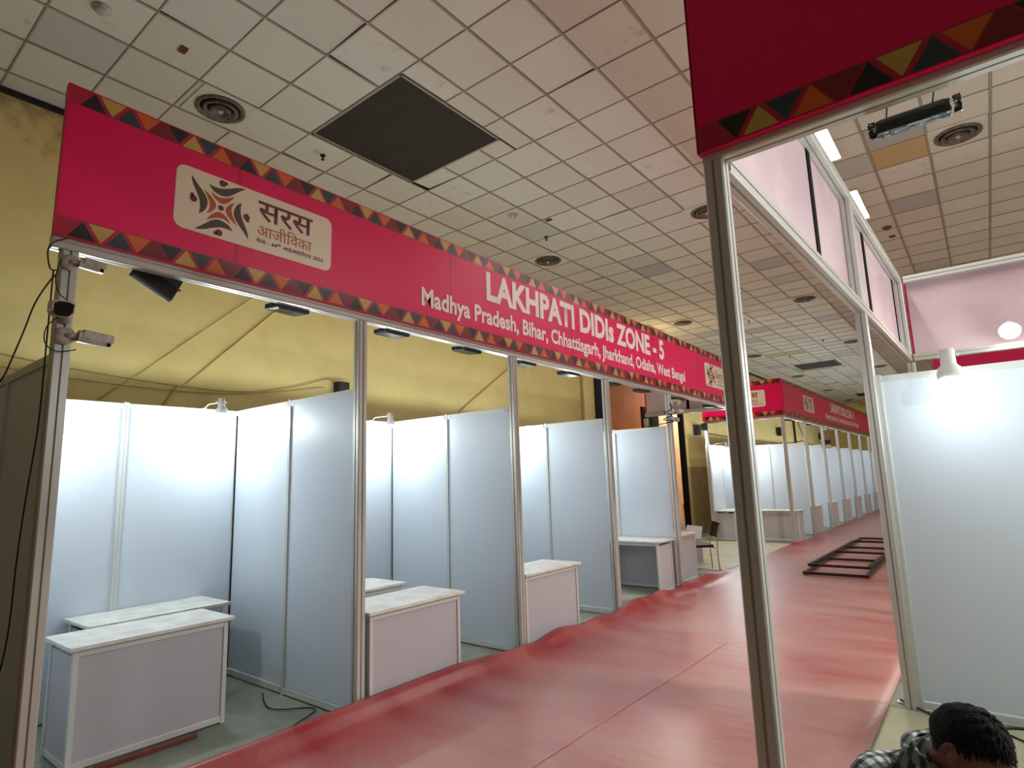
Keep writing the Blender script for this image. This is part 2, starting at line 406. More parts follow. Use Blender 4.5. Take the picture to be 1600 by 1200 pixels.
# ------------------------------------------------------------------ stall posts, panels
def post_profile(hw=.04):
    g, d, ch = (.0055, .014, .006) if hw > .03 else (.0014, .003, .002); side = [(-hw + ch, -hw), (-g, -hw), (-g, -hw + d), (g, -hw + d), (g, -hw), (hw - ch, -hw)]
    out = []
    for k in range(4):
        a = k * PI / 2
        for x, y in side: out.append((x * math.cos(a) - y * math.sin(a), x * math.sin(a) + y * math.cos(a)))
    return out
def post(x, y, label, h=None, group=None):
    if h is None: h = 3.131 - .0076 * (y + .09) - .066 if y < 12 else 3.055
    """x, y: its aisle-side face centre line given as the centre of the section"""
    o = MB().prism(post_profile(), lambda u, v, w_: (u, v, w_), 0, h).build('stall_post', M['postalu'])
    o.location = (x, y, 0)
    return tag(o, label, 'post', group or 'tall aluminium stall posts')

def bay(wd, end=False, h=2.5):
    """one wall bay, local x along the wall, the upright at x=0"""
    t_ = thing('partition_panel', '', 'panel')
    MB().box(.018, wd - (.018), -.004, .004, .07, h - .045).build('infill_sheet', M['infill'], t_)
    rail = MB()
    for sgn in (1,):
        rail.box(.02, wd - .02, -.018, .018, h - .05, h)
    rail.box(.02, wd - .02, -.0195, -.018, h - .028, h - .022); rail.box(.02, wd - .02, .018, .0195, h - .028, h - .022)
    rail.box(.06, .072, -.0225, -.018, h - .032, h - .02); rail.box(wd - .072, wd - .06, -.0225, -.018, h - .032, h - .02)
    rail.build('top_rail', M['alu'], t_, bevel=.002)
    MB().box(.02, wd - .02, -.018, .018, .015, .065).build('bottom_rail', M['alu'], t_, bevel=.002)
    for x in ([0, wd] if end else [0]):
        MB().prism(post_profile(.02), lambda u, v, w_: (u + x, v, w_), 0, h + .01).build('upright', M['alu'], t_)
    return t_
PROTO = {}
def place_bay(kind, x, y, rz, label, group):
    wd, end = kind
    if kind not in PROTO: PROTO[kind] = o = bay(wd, end)
    else: o = copy_tree(PROTO[kind])
    o.location = (x, y, 0); o.rotation_euler = (0, 0, rz)
    return tag(o, label, 'panel', group)

STALL = ['nearest', 'second', 'third', 'fourth', 'corner']
# back walls, first block (x=-2): local x -> +y
for i in range(4):
    for k in range(2):
        place_bay((1.0, False), -2.02, 2 * i + k * 1.0, PI / 2, f'white partition panel in the back wall of the {STALL[i]} stall, {"near" if k == 0 else "far"} half', 'white panels of the near stall row')
for i in range(5):
    for k in range(2):
        nm = 'outer end wall of the nearest stall' if i == 0 else f'side wall between the {STALL[i-1]} and {STALL[i]} stalls'
        place_bay((.97, False) if k == 0 else (.95, False), -2.02 + (0 if k == 0 else .98), 2 * i, 0, f'white partition panel in the {nm}, {"rear" if k == 0 else "aisle"} half', 'white panels of the near stall row')
for i, nm in enumerate(['at the near end, carrying the security cameras', 'between the nearest and second stalls', 'between the second and third stalls', 'between the third and fourth stalls', 'between fourth and corner stalls, with small cameras on it', 'at the far corner of the near stall row']):
    y = 2 * i if i < 5 else 11.2
    post(-.04, y + (.0 if i else 0), f'tall aluminium stall post {nm}')
post(-1.98, 11.2, 'tall aluminium stall post at the rear of the open corner stall, before the orange wall')

# second block beyond the cross aisle
YB = 14.81; WB = 2.24; NB = 8
for i in range(NB + 1):
    post(-.04, YB + WB * i, f'tall aluminium stall post beyond the cross aisle, {ORD[i]} along the far stall row')
post(-1.98, YB, 'tall aluminium stall post at the outer left corner of the far stall row')
for i in range(NB):
    for k in range(2):
        place_bay((1.12, False), -2.02, YB + WB * i + k * 1.12, PI / 2, f'white panel in the back wall of the {ORD[i]} stall beyond the cross aisle, {"near" if k == 0 else "far"} half', 'white panels of the far stall row')
    if i:
        for k in range(2):
            place_bay((.97, False) if k == 0 else (.95, False), -2.02 + (0 if k == 0 else .98), YB + WB * i, 0, f'white side panel between the {ORD[i-1]} and {ORD[i]} stalls beyond the cross aisle, {"rear" if k == 0 else "aisle"} half', 'white panels of the far stall row')

# right-hand corner stall
A = (3.12, 1.36); B = (3.17, 4.43); Cc = (3.25, 7.43)
post(A[0] + .0, A[1] + .042, 'tall aluminium stall post standing closest, holding the corner of the big banner', h=3.0)
post(B[0] + .03, B[1], 'tall aluminium stall post at the aisle end of the bright white partition wall', h=2.946)
post(Cc[0] + .03, Cc[1], 'tall aluminium stall post behind the white partition wall, under the pink banner backs', h=2.946)
for k in range(3):
    place_bay((1.04, k == 2), B[0] + .09 + k * 1.04, B[1], 0, f'large white partition panel behind the crouching person, {["beside the aisle post", "middle one", "farthest from the aisle"][k]}', 'white panels of the near corner stall').scale = (1, 1, .973)

# ------------------------------------------------------------------ header banners
def text_mesh(body, name, m, parent, x0, x1, z0, z1, y=-.034, bold=.0, mode='cap', fn=None, ext=.0015):
    cu = bpy.data.curves.new('t', 'FONT'); cu.body = body; cu.size = 1; cu.extrude = 0; cu.offset = bold; cu.resolution_u = 3
    ob = bpy.data.objects.new('t', cu); COL.objects.link(ob)
    dg = bpy.context.evaluated_depsgraph_get(); dg.update()
    me = bpy.data.meshes.new_from_object(ob.evaluated_get(dg))
    if mode == 'cap':
        cu.body = 'H'; dg.update(); ref = bpy.data.meshes.new_from_object(ob.evaluated_get(dg))
        lo, hi = min(v.co.y for v in ref.vertices), max(v.co.y for v in ref.vertices); bpy.data.meshes.remove(ref)
    else: lo, hi = min(v.co.y for v in me.vertices), max(v.co.y for v in me.vertices)
    xa, xb = min(v.co.x for v in me.vertices), max(v.co.x for v in me.vertices)
    for v in me.vertices:
        X = x0 + (v.co.x - xa) / (xb - xa) * (x1 - x0); Z = z0 + (v.co.y - lo) / (hi - lo) * (z1 - z0)
        v.co = fn(X, Z) if fn else (X, y, Z)
    me.materials.clear(); me.materials.append(m)
    bpy.data.objects.remove(ob); bpy.data.curves.remove(cu)
    me.name = name
    o = bpy.data.objects.new(name, me); COL.objects.link(o); o.parent = parent
    return o

def rrect(x0, x1, z0, z1, r, n=6):
    out = []
    for cx, cz, a in ((x1 - r, z0 + r, -PI / 2), (x1 - r, z1 - r, 0), (x0 + r, z1 - r, PI / 2), (x0 + r, z0 + r, PI)):
        for k in range(n + 1): out.append((cx + r * math.cos(a + PI / 2 * k / n), cz + r * math.sin(a + PI / 2 * k / n)))
    return out

SW = [(-.082, .132), (-.049, .127), (-.003, .13), (.044, .148), (.083, .168), (.124, .183), (.153, .187), (.117, .158), (.078, .122), (.043, .094), (.007, .083), (-.032, .089), (-.064, .108)]
CR = [(-.065, .089), (-.047, .077), (-.015, .068), (.023, .075), (.059, .092), (.086, .111), (.067, .079), (.044, .051), (.017, .033), (-.01, .033), (-.034, .047), (-.054, .066)]
def smooth2(P, n=4):
    out = []; L = len(P)
    for i in range(L):
        a, b, c_, d_ = [Vector(P[(i + k) % L]) for k in (-1, 0, 1, 2)]
        sharp = (i in (0, 6) or (i + 1) % L in (0, 6)) if L == 13 else (i in (0, 5) or (i + 1) % L in (0, 5))
        for k in range(n):
            t_ = k / n
            p = b.lerp(c_, t_) if sharp else .5 * ((2 * b) + (c_ - a) * t_ + (2 * a - 5 * b + 4 * c_ - d_) * t_ * t_ + (3 * b - a - 3 * c_ + d_) * t_ ** 3)
            out.append((p.x, p.y))
    return out
SWs, CRs = smooth2(SW), smooth2(CR)

def logo(parent, x, z, s=1., hindi=True, fn=lambda X, Z, w_: (X, -.0302 - w_, Z), detail=True):
    """cream rounded panel, lower left corner at x, z; 1.155 x .43"""
    p = MB().prism(rrect(x, x + 1.155 * s, z, z + .43 * s, .06 * s), lambda u, v, w_: fn(u, v, w_), 0, .0012).build('logo_panel', M['cream'], parent)
    cx, cz = x + .29 * s, z + .218 * s
    S0 = s; s = s * 1.06
    em = MB()
    for k in range(4):
        a = k * PI / 2; ca, sa = math.cos(a), math.sin(a)
        for P, mi in ((SWs, 0), (CRs, 1)):
            em.prism([(cx + s * (u * ca - v * sa), cz + s * (u * sa + v * ca)) for u, v in P], lambda u, v, w_: fn(u, v, w_), .0012, .0022, mi)
        for du, dv, r in ((.003, .168, .022), (.026, .176, .012)):
            em.prism([(cx + s * ((du + r * math.cos(q)) * ca - (dv + r * math.sin(q)) * sa), cz + s * ((du + r * math.cos(q)) * sa + (dv + r * math.sin(q)) * ca)) for q in [2 * PI * j / 14 for j in range(14)]], lambda u, v, w_: fn(u, v, w_), .0012, .0023, 2)
    em.prism([(cx + s * .018 * math.cos(q), cz + s * .018 * math.sin(q)) for q in [2 * PI * j / 16 for j in range(16)]], lambda u, v, w_: fn(u, v, w_), .0012, .0023, 2)
    em.build('emblem', [M['brown'], M['rust'], M['maroon']], p); s = S0
    F = lambda X, Z: fn(X, Z, .0026)
    x1 = x + .55 * s
    if hindi:
        text_mesh('\u0938\u0930\u0938', 'hindi_title', M['maroon'], p, x1, x1 + .435 * s, z + .23 * s, z + .372 * s, bold=.012, mode='box', fn=F)
        text_mesh('\u0906\u091c\u0940\u093f\u0935\u0915\u093e', 'hindi_subtitle', M['rust'], p, x1, x1 + .432 * s, z + .112 * s, z + .215 * s, mode='box', fn=F)
        text_mesh('\u092e\u0947\u0932\u093e - 44\u1d57\u02b0 \u0906\u0908\u0906\u0908\u091f\u0940\u090f\u092b 2026', 'hindi_caption', M['ink'], p, x1 - .005, x1 + .535 * s, z + .052 * s, z + .095 * s, bold=.012, mode='box', fn=F)
    else:
        text_mesh('Saras', 'logo_title', M['maroon'], p, x1 - .02, x1 + .43 * s, z + .2 * s, z + .34 * s, fn=F)
        text_mesh('Aajeevika', 'logo_subtitle', M['rust'], p, x1 + .05, x1 + .44 * s, z + .13 * s, z + .17 * s, fn=F)
        text_mesh('Mela - 44th IITF 2026', 'logo_caption', M['ink'], p, x1 + .04, x1 + .5 * s, z + .065 * s, z + .09 * s, bold=.01, fn=F)
    return p

def triangles(mb, x0, x1, z0, h, start_up=True, off=.05):
    """ochre, teal, orange and black triangles on a crimson strip; mats 2..7"""
    st, tw = .0935, .148; x = x0 + off; up = start_up
    while x < x1 - .05:
        for k, mi in enumerate((3, 4, 5, 6)):
            u = up if k % 2 == 0 else not up
            a = x + k * st; b = a + tw; mdl = (a + b) / 2; e = .006
            a, b = max(a + e, x0 + .01), min(b - e, x1 - .01)
            if b - a < .04: continue
            mdl = min(max(mdl, a), b)
            P = [(a, z0 + e), (b, z0 + e), (mdl, z0 + h - e)] if u else [(a, z0 + h - e), (mdl, z0 + e), (b, z0 + h - e)]
            mb.prism(P, lambda uu, v, w_: (uu, -.0302 - w_, v), 0, .0008, mi)
        # dark red field between groups
        e = .004; o3 = x + .2805; n1_ = x + .466
        if n1_ + .08 < x1:
            if up: P = [(o3 + tw / 2 + e, z0 + e), (n1_ + tw / 2 - e, z0 + e), (n1_ - e, z0 + h - e), (o3 + tw + e, z0 + h - e)]
            else: P = [(o3 + tw + e, z0 + e), (n1_ - e, z0 + e), (n1_ + tw / 2 - e, z0 + h - e), (o3 + tw / 2 + e, z0 + h - e)]
            mb.prism(P, lambda uu, v, w_: (uu, -.0302 - w_, v), 0, .0006, 7)
        x += .466; up = not up

def header(name, label, L, h, loc, rz, tilt=0., bz=-.022, seams=(), tri_up=True, off=.05, ends=(True, True), back_gap=(), ups=(), back0=.0, gap_w=None):
    t_ = thing(name, label, 'banner', loc, rz, 'magenta fascia banners over the stalls')
    t_.rotation_euler = (0, tilt, rz)
    f = MB(); n = max(2, int(L / .5))
    f.box(0, L, -.03, -.002, 0, h, 0)
    for e, x in zip(ends, (0, L)):
        if e: f.box(x - .004, x + .004, -.03, .012, 0, h, 0)
    f.prism([(0.002, .003), (L - .002, .003), (L - .002, .118), (.002, .118)], lambda u, v, w_: (u, -.0297 - w_, v), 0, .0004, 2)
    f.prism([(0.002, h - .118), (L - .002, h - .118), (L - .002, h - .003), (.002, h - .003)], lambda u, v, w_: (u, -.0297 - w_, v), 0, .0004, 2)
    triangles(f, 0, L, .002, .114, tri_up, off); triangles(f, 0, L, h - .116, .114, tri_up, off)
    for s_ in seams: f.box(s_ - .006, s_ + .006, -.0306, -.029, .118, h - .118, 1)  # darker strips painted where the frame posts shade the cloth
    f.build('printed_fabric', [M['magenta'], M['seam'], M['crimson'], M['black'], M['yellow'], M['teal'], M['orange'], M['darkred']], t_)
    # reverse of the cloth
    MB().box(back0 + .02, L - .02, -.002, .004, .03, h - .03).build('fabric_reverse', M['back'], t_)
    for q_, s_ in enumerate(back_gap):
        g_ = gap_w[q_] if gap_w else .03
        MB().box(s_ - g_, s_ + g_, .004, .012, .03, h - .06).build('black_strip', M['blackpaint'], t_)
    g = MB(); g.prism([(u + .042, v) for u, v in post_profile()], lambda u, v, w_: (w_, u, v + bz), .006, L - .006)
    g.build('lower_beam', M['postalu'], t_)
    for s_ in ups: MB().prism([(u + s_, v + .044) for u, v in post_profile()], lambda u, v, w_: (u, v, w_), .018, h - .085).build('frame_upright', M['alu'], t_)
    g = MB(); g.prism([(u + .04, v) for u, v in post_profile()], lambda u, v, w_: (w_, u, v + h - .045), .006, L - .006)
    g.build('upper_beam', M['alu'], t_)
    return t_

def slogan(t_, x0, z_line2=.185):
    text_mesh('LAKHPATI DIDIs ZONE - 5', 'slogan_title', M['white_ink'], t_, x0 + .9, x0 + 5.2, .455, .765, bold=.042)
    text_mesh('Madhya Pradesh, Bihar, Chhattisgarh, Jharkhand, Odisha, West Bengal', 'slogan_states', M['white_ink'], t_, x0, x0 + 5.99, .2, .375, bold=.03)

HT = .0076
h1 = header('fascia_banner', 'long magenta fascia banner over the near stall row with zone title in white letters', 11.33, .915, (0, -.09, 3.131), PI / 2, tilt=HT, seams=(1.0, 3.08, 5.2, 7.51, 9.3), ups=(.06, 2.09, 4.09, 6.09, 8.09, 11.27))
logo(h1, .59, .252, 1., True)
logo(h1, 9.64, .252, 1., False)
slogan(h1, 2.7)

h2 = header('fascia_banner', 'short magenta banner closing the far end of the near stall row, reverse side showing', 1.88, .9, (-.0, 11.22, 3.12), PI, back_gap=(.9,), back0=0, ups=())
h2.location = (-.09, 11.2, 3.07)
# second block
h3 = header('fascia_banner', 'deep magenta banner across the front of the far stall row, facing the cross aisle', 2.06, .92, (-2.03, YB - .04, 3.12), 0, tri_up=False, ups=(.05, 2.0))
logo(h3, .5, .25, 1., True)
h4 = header('fascia_banner', 'long pinkish red fascia banner over the far stall row along the aisle', WB * NB + .0, .92, (0, YB + .045, 3.12), PI / 2, ups=tuple(WB * i - .045 for i in range(1, NB)))
logo(h4, 2.1, .25, 1.05, True)
slogan(h4, 4.85)
# right-hand corner stall
L5 = math.hypot(Cc[0] - A[0], Cc[1] - A[1])
h5 = header('fascia_banner', 'large magenta banner facing forward over the near corner stall, cut off at the frame edge', 3.4, 1.0, (3.075, A[1] - .0, 3.03), 0, bz=.012, tri_up=False, off=.084, ups=(.065, 3.35))
ang = -math.atan2(Cc[1] - A[1] + .05, Cc[0] - A[0])
h6 = header('fascia_banner', 'long banner along the aisle side of the near corner stall, pink reverse with black strips', L5 - .03, .985, (Cc[0] - .035, Cc[1] + .05, 3.03), -PI / 2 - (Cc[0] - A[0]) / L5, back_gap=(.27, 2.13, 4.11), ups=(.05, 3.05), gap_w=(.03, .055, .045))
h7 = header('fascia_banner', 'pink banner reverse spanning behind the white partition wall of the near corner stall', 3.31, .985, (6.62, Cc[1] + .09, 3.03), PI, ends=(True, False))
lp = MB().prism(rrect(1.2, 2.2, .25, .72, .07), lambda u, v, w_: (u, .0045 + w_, v), 0, .001).build('logo_backing', M['cream'], h7)
h8 = header('fascia_banner', 'magenta banner of the stall beyond the cross aisle, seen under the pink banner reverse', 3.6, 1.25, (3.17, YB, 3.14), 0)
logo(h8, 1.72, .2, 1.15, True)

# ------------------------------------------------------------------ counters
def counter():
    t_ = thing('display_counter', '', 'counter')
    # local: x 0..1 long side, front face toward -y at y=0, depth .5
    top = MB().box(-.03, 1.03, -.035, .52, .735, .76).build('counter_top', M['top'], t_, bevel=.003)
    MB().box(.03, .97, .012, .02, .05, .69).build('front_panel', M['counter'], t_)
    for x in (.012, .98): MB().box(x, x + .008, .03, .47, .05, .69).build('side_panel', M['counter'], t_)
    for x in (0, .966):
        for y in (0, .466): MB().box(x, x + .034, y, y + .034, 0, .735).build('corner_upright', M['alu'], t_, bevel=.004)
    for y in (.002, .468):
        MB().box(.034, .966, y, y + .028, .69, .73).build('upper_rail', M['alu'], t_, bevel=.002)
    MB().box(.034, .966, .002, .03, .012, .052).build('lower_rail', M['alu'], t_, bevel=.002)
    for x in (.003, .969): MB().box(x, x + .028, .034, .466, .012, .052).build('lower_rail', M['alu'], t_, bevel=.002)
    return t_
c0 = counter(); used = [False]
def place_counter(x, y, rz, label, group='white display counters'):
    """x, y: near-front corner (local origin)"""
    o = c0 if not used[0] else copy_tree(c0); used[0] = True
    o.location = (x, y, 0); o.rotation_euler = (0, 0, rz)
    return tag(o, label, 'counter', group)
R = math.radians
place_counter(-.87, .42, PI / 2 + R(0), 'white counter with grey front panel, foremost in the nearest stall')
place_counter(-1.485, .70, PI / 2 + R(.5), 'white counter against the back wall of the nearest stall, behind the foremost counter')
place_counter(.0, 2.08, PI / 2, 'white counter at the aisle edge of the second stall, beside its post')
place_counter(-.86, 2.15, PI / 2, 'white counter standing behind the aisle counter of the second stall')
place_counter(-.04, 4.1, PI / 2, 'white counter at the aisle edge of the third stall')
place_counter(-.95, 4.08, PI / 2, 'white counter standing behind the aisle counter of the third stall')
place_counter(-.12, 7.93, PI, 'white counter turned open side out against the side wall of the fourth stall')
place_counter(-.2, 8.07, PI / 2, 'white counter in the open corner stall, partly behind the post and the black chair')
place_counter(-1.47, 14.95, PI / 2, 'white counter at the left corner of the first stall beyond the cross aisle')
place_counter(-1.0, 15.2, R(0), 'white counter set askew around the corner post beyond the cross aisle')
for i in range(1, NB):
    if i == 4: place_counter(-.05, YB + WB * i + .1, PI / 2, 'white counter at the aisle edge of the fifth stall beyond the cross aisle'); continue
    place_counter(-.05, YB + WB * i + .12, PI / 2, f'white counter at the aisle edge of the {ORD[i]} stall beyond the cross aisle')

# ------------------------------------------------------------------ arm spotlights (white, clipped to the wall rail)
def arm_lamp():
    t_ = thing('clip_spotlight', '', 'spotlight')
    # local: clip at origin on rail top, lamp in front toward -y
    MB().box(-.02, .02, -.028, .028, -.05, .006).build('clip', M['lamp'], t_, bevel=.003)
    MB().tube([(0, -.02, 0), (0, -.1, .035), (0, -.34, .03)], .006).build('arm', M['lamp'], t_)
    mt = Matrix.Translation((0, -.36, .06)) @ Matrix.Rotation(R(172), 4, 'X')
    hd = MB().lathe([(.0, -.002), (.03, 0), (.032, .075), (.034, .082), (.046, .095), (.054, .125), (.05, .165), (.047, .165), (.044, .12)], mt, 20).build('lamp_head', M['lamp'], t_)
    MB().lathe([(.0, .158), (.046, .156), (.0461, .15), (0, .149)], mt, 20).build('bulb', M['bulb'], hd)
    for s_ in (-1, 1): MB().lathe([(.008, 0), (.008, .012)], Matrix.Translation((s_ * .034, -.36, .03)) @ Matrix.Rotation(s_ * PI / 2, 4, 'Y'), 10).build('pivot_knob', M['lamp'], hd)
    return t_
l0 = arm_lamp(); lused = [False]
def spot(loc, energy, size=2.4, blend=.9, rot=(0, 0, 0), col=(.87, .98, 1.)):
    L = bpy.data.lights.new('stall_light', 'POINT'); L.energy = energy; L.color = col; L.shadow_soft_size = .045
    o = bpy.data.objects.new('stall_light', L); COL.objects.link(o); o.location = loc; o.rotation_euler = rot
    return o
EN = 19
def place_lamp(x, y, z, rz, label, energy=EN, tilt=.35):
    o = l0 if not lused[0] else copy_tree(l0); lused[0] = True
    if x > 1: o.scale = (1.4, 1.1, 1.35)
    o.location = (x, y, z); o.rotation_euler = (0, 0, rz)
    tag(o, label, 'spotlight', 'white clip-on stall spotlights')
    d_ = Vector((math.sin(rz) * .39, -math.cos(rz) * .39))
    if x > 1: d_ = d_ * 1.12
    spot((x + d_[0], y + d_[1], z - (.15 if x < 1 else .2)), energy, rot=(0, 0, 0))
# near block: on the back wall rail, facing the aisle (+x): local -y -> +x : rz = 90
for i in range(4):
    for k, yy in enumerate((.4, 1.66)):
        place_lamp(-2.02, 2 * i + yy, 2.5, PI / 2, f'small white clip-on spotlight on the back wall of the {STALL[i]} stall, {"near" if k == 0 else "far"} one')
for i in range(NB):
    for k, yy in enumerate((.5, 1.7)):
        place_lamp(-2.02, YB + WB * i + yy, 2.5, PI / 2, f'small white spotlight in the {ORD[i]} stall beyond the cross aisle, {"near" if k == 0 else "far"} one', energy=EN * 1.1)
place_lamp(3.725, B[1] - .0, 2.43, 0, 'white clip-on spotlight over the bright white partition beside the aisle post', energy=7)
place_lamp(5.2, B[1], 2.43, 0, 'white clip-on spotlight over the bright white partition, farther from the aisle', energy=34)
place_lamp(5.0, 1.36, 3.02, PI, 'white clip-on spotlight behind the big forward banner, shining into the corner stall', energy=50)  # out of view, added to light the partition and corner stall
# lit lamp behind the partition, on a long arm
t_ = thing('arm_spotlight', 'glaring spotlight head behind the white partition, in front of the pink banner reverse', 'spotlight', (4.2, 7.38, 3.07))
t_.scale = (1.3, 1.0, 1.3)
MB().tube([(0, .06, .02), (0, -.05, .06), (0, -.2, .07)], .008).build('arm', M['lamp'], t_)
mt = Matrix.Translation((0, -.2, .07)) @ Matrix.Rotation(R(118), 4, 'X')
hd = MB().lathe([(.0, -.05), (.04, -.04), (.05, .02), (.075, .08), (.07, .085), (.06, .04)], mt, 20).build('lamp_head', M['lamp'], t_)
MB().lathe([(0, .078), (.066, .076), (.066, .07), (0, .069)], mt, 20).build('bulb', mat('glaring_bulb', (255, 255, 255), emit=(250, 255, 240), strength=120.), hd)
spot((4.2, 7.0, 3.02), 5, rot=(R(-40), 0, 0), size=2.6)

# ------------------------------------------------------------------ flood lamps slung under the header beams
def flood():
    t_ = thing('flood_lamp', '', 'floodlight')
    MB().box(-.135, .135, -.09, .09, -.022, .022).build('lamp_housing', M['flood'], t_, bevel=.008)
    MB().box(-.12, .12, -.078, .078, -.026, -.02).build('lens_glass', M['gloss_black'], t_, bevel=.002)
    MB().tube([(-.13, 0, 0), (-.145, 0, .035), (0, 0, .05), (.145, 0, .035), (.13, 0, 0)], .005, 6).build('yoke', M['flood'], t_)
    MB().tube(bez([(.0, .05, .02), (.03, .02, .05), (.0, -.02, .055), (-.02, .03, .02)]), .0035, 6).build('lead', M['cable'], t_)
    return t_
f0 = flood(); fu = False
for k, (y, tl, yaw) in enumerate([(.49, 1.0, .25), (1.42, .25, .05), (2.44, .15, 0), (3.42, .25, .03), (4.37, .12, 0), (5.31, .12, 0), (6.4, .15, 0), (7.35, .15, 0), (8.7, .4, .1), (10.2, .2, 0)]):
    o = copy_tree(f0) if fu else f0; fu = True
    o.location = (-.17 if k else -.13, y, 3.075 - .0076 * y if k else 3.06); o.rotation_euler = (tl * .35, .0, PI / 2 + yaw)
    if not k: o.rotation_euler = (Matrix.Rotation(R(-27), 4, 'X') @ Matrix.Rotation(R(75), 4, 'Y') @ Matrix.Rotation(R(90), 4, 'Z')).to_euler()
    tag(o, f'black flood lamp under the long near banner, {ORD[k]} from the camera post', 'floodlight', 'black flood lamps under the near banner')
for i in range(6):
    o = copy_tree(f0); o.location = (-.17, YB + WB * i + 1.0, 3.06); o.rotation_euler = (.1, 0, PI / 2)
    tag(o, f'black flood lamp over the front of the {ORD[i]} stall beyond the cross aisle', 'floodlight', 'black flood lamps under the far banner')
t_ = thing('wrapped_flood_lamp', 'dark flood lamp wrapped in plastic under the big forward banner of the corner stall', 'floodlight', (3.8, 1.5, 2.965), 0)
bm_ = MB().lathe([(.0, -.12), (.024, -.118), (.03, -.1), (.03, .09), (.024, .11), (.0, .112)], Matrix.Rotation(PI / 2, 4, 'Y'), 10)
bm_.box(-.115, .11, -.028, .028, -.03, .018); bm_.build('plastic_wrap', M['bag'], t_, bevel=.006)
w_ = MB()
for s_ in (-1, 1):
    for a in range(7):
        an = a * .9; w_.add([(s_ * .125, 0, 0), (s_ * .14, .03 * math.cos(an), .032 * math.sin(an)), (s_ * .138, .034 * math.cos(an + .8), .034 * math.sin(an + .8)), (s_ * .115, .03 * math.cos(an + .5), .03 * math.sin(an + .5))], [(0, 1, 2, 3)])
w_.build('torn_ends', M['bag'], t_)
MB().tube([(.06, 0, .03), (.07, .0, .075), (.075, .01, .1)], .003, 6).tube([(-.08, 0, .03), (-.07, 0, .09)], .003, 6).build('hanging_wire', M['cable'], t_)

# ------------------------------------------------------------------ security cameras
def cctv(loc, rz, label, length=.2, pitch=0., facing=False, s=1.):
    t_ = thing('security_camera', label, 'security camera', loc, rz, None); t_.scale = (s, s, s)
    # local: mount box on plane x=0, camera extends +y
    MB().lathe([(.0, 0), (.05, 0), (.052, .02), (.05, .035), (.02, .045), (.0, .045)], Matrix.Rotation(PI / 2, 4, 'Y'), 20).build('junction_box', M['cctv'], t_)
    MB().tube([(.035, .0, 0), (.06, .02, .0), (.062, .05, 0)], .014, 10).build('swivel', M['cctv'], t_)
    mt = Matrix.Translation((.065, .05, 0)) @ Matrix.Rotation(pitch, 4, 'X')
    P = rrect(-.036, .036, -.033, .033, .022, 4)
    b = MB().prism(P, lambda u, v, w__: tuple(mt @ Vector((u, w__, v))), 0, length).build('camera_body', M['cctv'], t_)
    P2 = rrect(-.033, .033, -.030, .030, .02, 4)
    MB().prism(P2, lambda u, v, w__: tuple(mt @ Vector((u, w__, v))), length - .002, length + .022).build('lens_window', M['gloss_black'], b)
    Hd = [(-.041, -.012), (-.041, .03), (-.02, .041), (.02, .041), (.041, .03), (.041, -.012), (.037, -.012), (.037, .028), (.018, .036), (-.018, .036), (-.037, .028), (-.037, -.012)]
    MB().prism(Hd, lambda u, v, w__: tuple(mt @ Vector((u, w__, v))), .02, length + .03).build('sun_hood', M['cctv'], b)
    return t_
cctv((.0, -.005, 2.99), R(-8), 'pale bullet security camera at the top of the near end post, under the banner', .11, R(-8), s=.85)
c2_ = cctv((.02, .02, 2.70), R(-100), 'bullet security camera on the near end post turned to face forward, black square lens', .09, R(-12), s=1.15)
c2_.rotation_euler = (0, 0, R(-92))
cctv((.0, -.0, 2.575), 0, 'lowest pale bullet security camera on the near end post, pointing along the stalls', .14, R(-5), s=.95)
for k, (z, rz) in enumerate(((2.86, .1), (2.72, -.2), (2.6, .3))):
    cctv((.0, 8.0, z), rz, f'small pale security camera on the post beside the corner stall, {["upper", "middle", "lower"][k]} of three', .14, 0, s=.95)

# cables
def cable(name, label, pts, r=.004, m='cable', cat='cable', n=8):
    o = MB().tube(bez(pts, n), r, 6).build(name, M[m]); return tag(o, label, cat)
cable('hanging_cable', 'black cable hanging from the near end post down along the outer stall wall', [(.045, -.03, 3.12), (.05, -.11, 3.05), (.05, -.1, 2.93), (.04, -.06, 2.92), (.03, -.09, 2.86), (.02, -.14, 2.73), (-.03, -.17, 2.56), (-.12, -.2, 2.38), (-.25, -.22, 2.2), (-.3, -.18, 1.6), (-.36, -.18, .8), (-.4, -.2, .03)])
cable('hanging_cable', 'thin dark cable running straight down beside the near end post over the outer stall wall', [(-.05, -.06, 2.95), (-.05, -.06, 2.5), (-.1, -.05, 2.1), (-.16, -.06, 1.7), (-.17, -.07, 1.4), (-.25, -.06, 1.0), (-.35, -.08, .6), (-.42, -.1, .02)], .004)
cable('camera_lead', 'dark lead looping between the security cameras on the near end post', [(.045, -.05, 2.99), (.05, -.07, 2.88), (.05, -.05, 2.8), (.048, -.005, 2.76), (.05, .0, 2.72), (.05, -.05, 2.66), (.05, -.09, 2.6), (.05, -.09, 2.52), (.05, -.04, 2.48), (.05, .05, 2.5)], .003)
cable('coiled_wire', 'untidy dark wire bundle tied round the post beside the corner stall', [(.03, 7.9, 2.85), (.06, 7.88, 2.75), (-.08, 7.9, 2.7), (.05, 7.9, 2.66), (-.1, 7.92, 2.6), (.05, 7.92, 2.56), (-.3, 7.95, 2.52), (-.45, 7.96, 2.515)], .008)
cable('floor_cable', 'black power cable lying along the foot of the bright white partition', [(3.12, 4.52, .02), (3.25, 4.38, .02), (3.4, 4.28, .015), (3.62, 4.26, .015), (3.8, 4.36, .015), (3.95, 4.33, .03), (4.15, 4.22, .02), (4.6, 4.1, .02)], .008)
cable('floor_cable', 'thinner black cable on the beige vinyl behind the crouching person', [(3.7, 4.25, .014), (3.85, 4.1, .014), (4.0, 3.95, .014), (4.4, 3.8, .014)], .006)
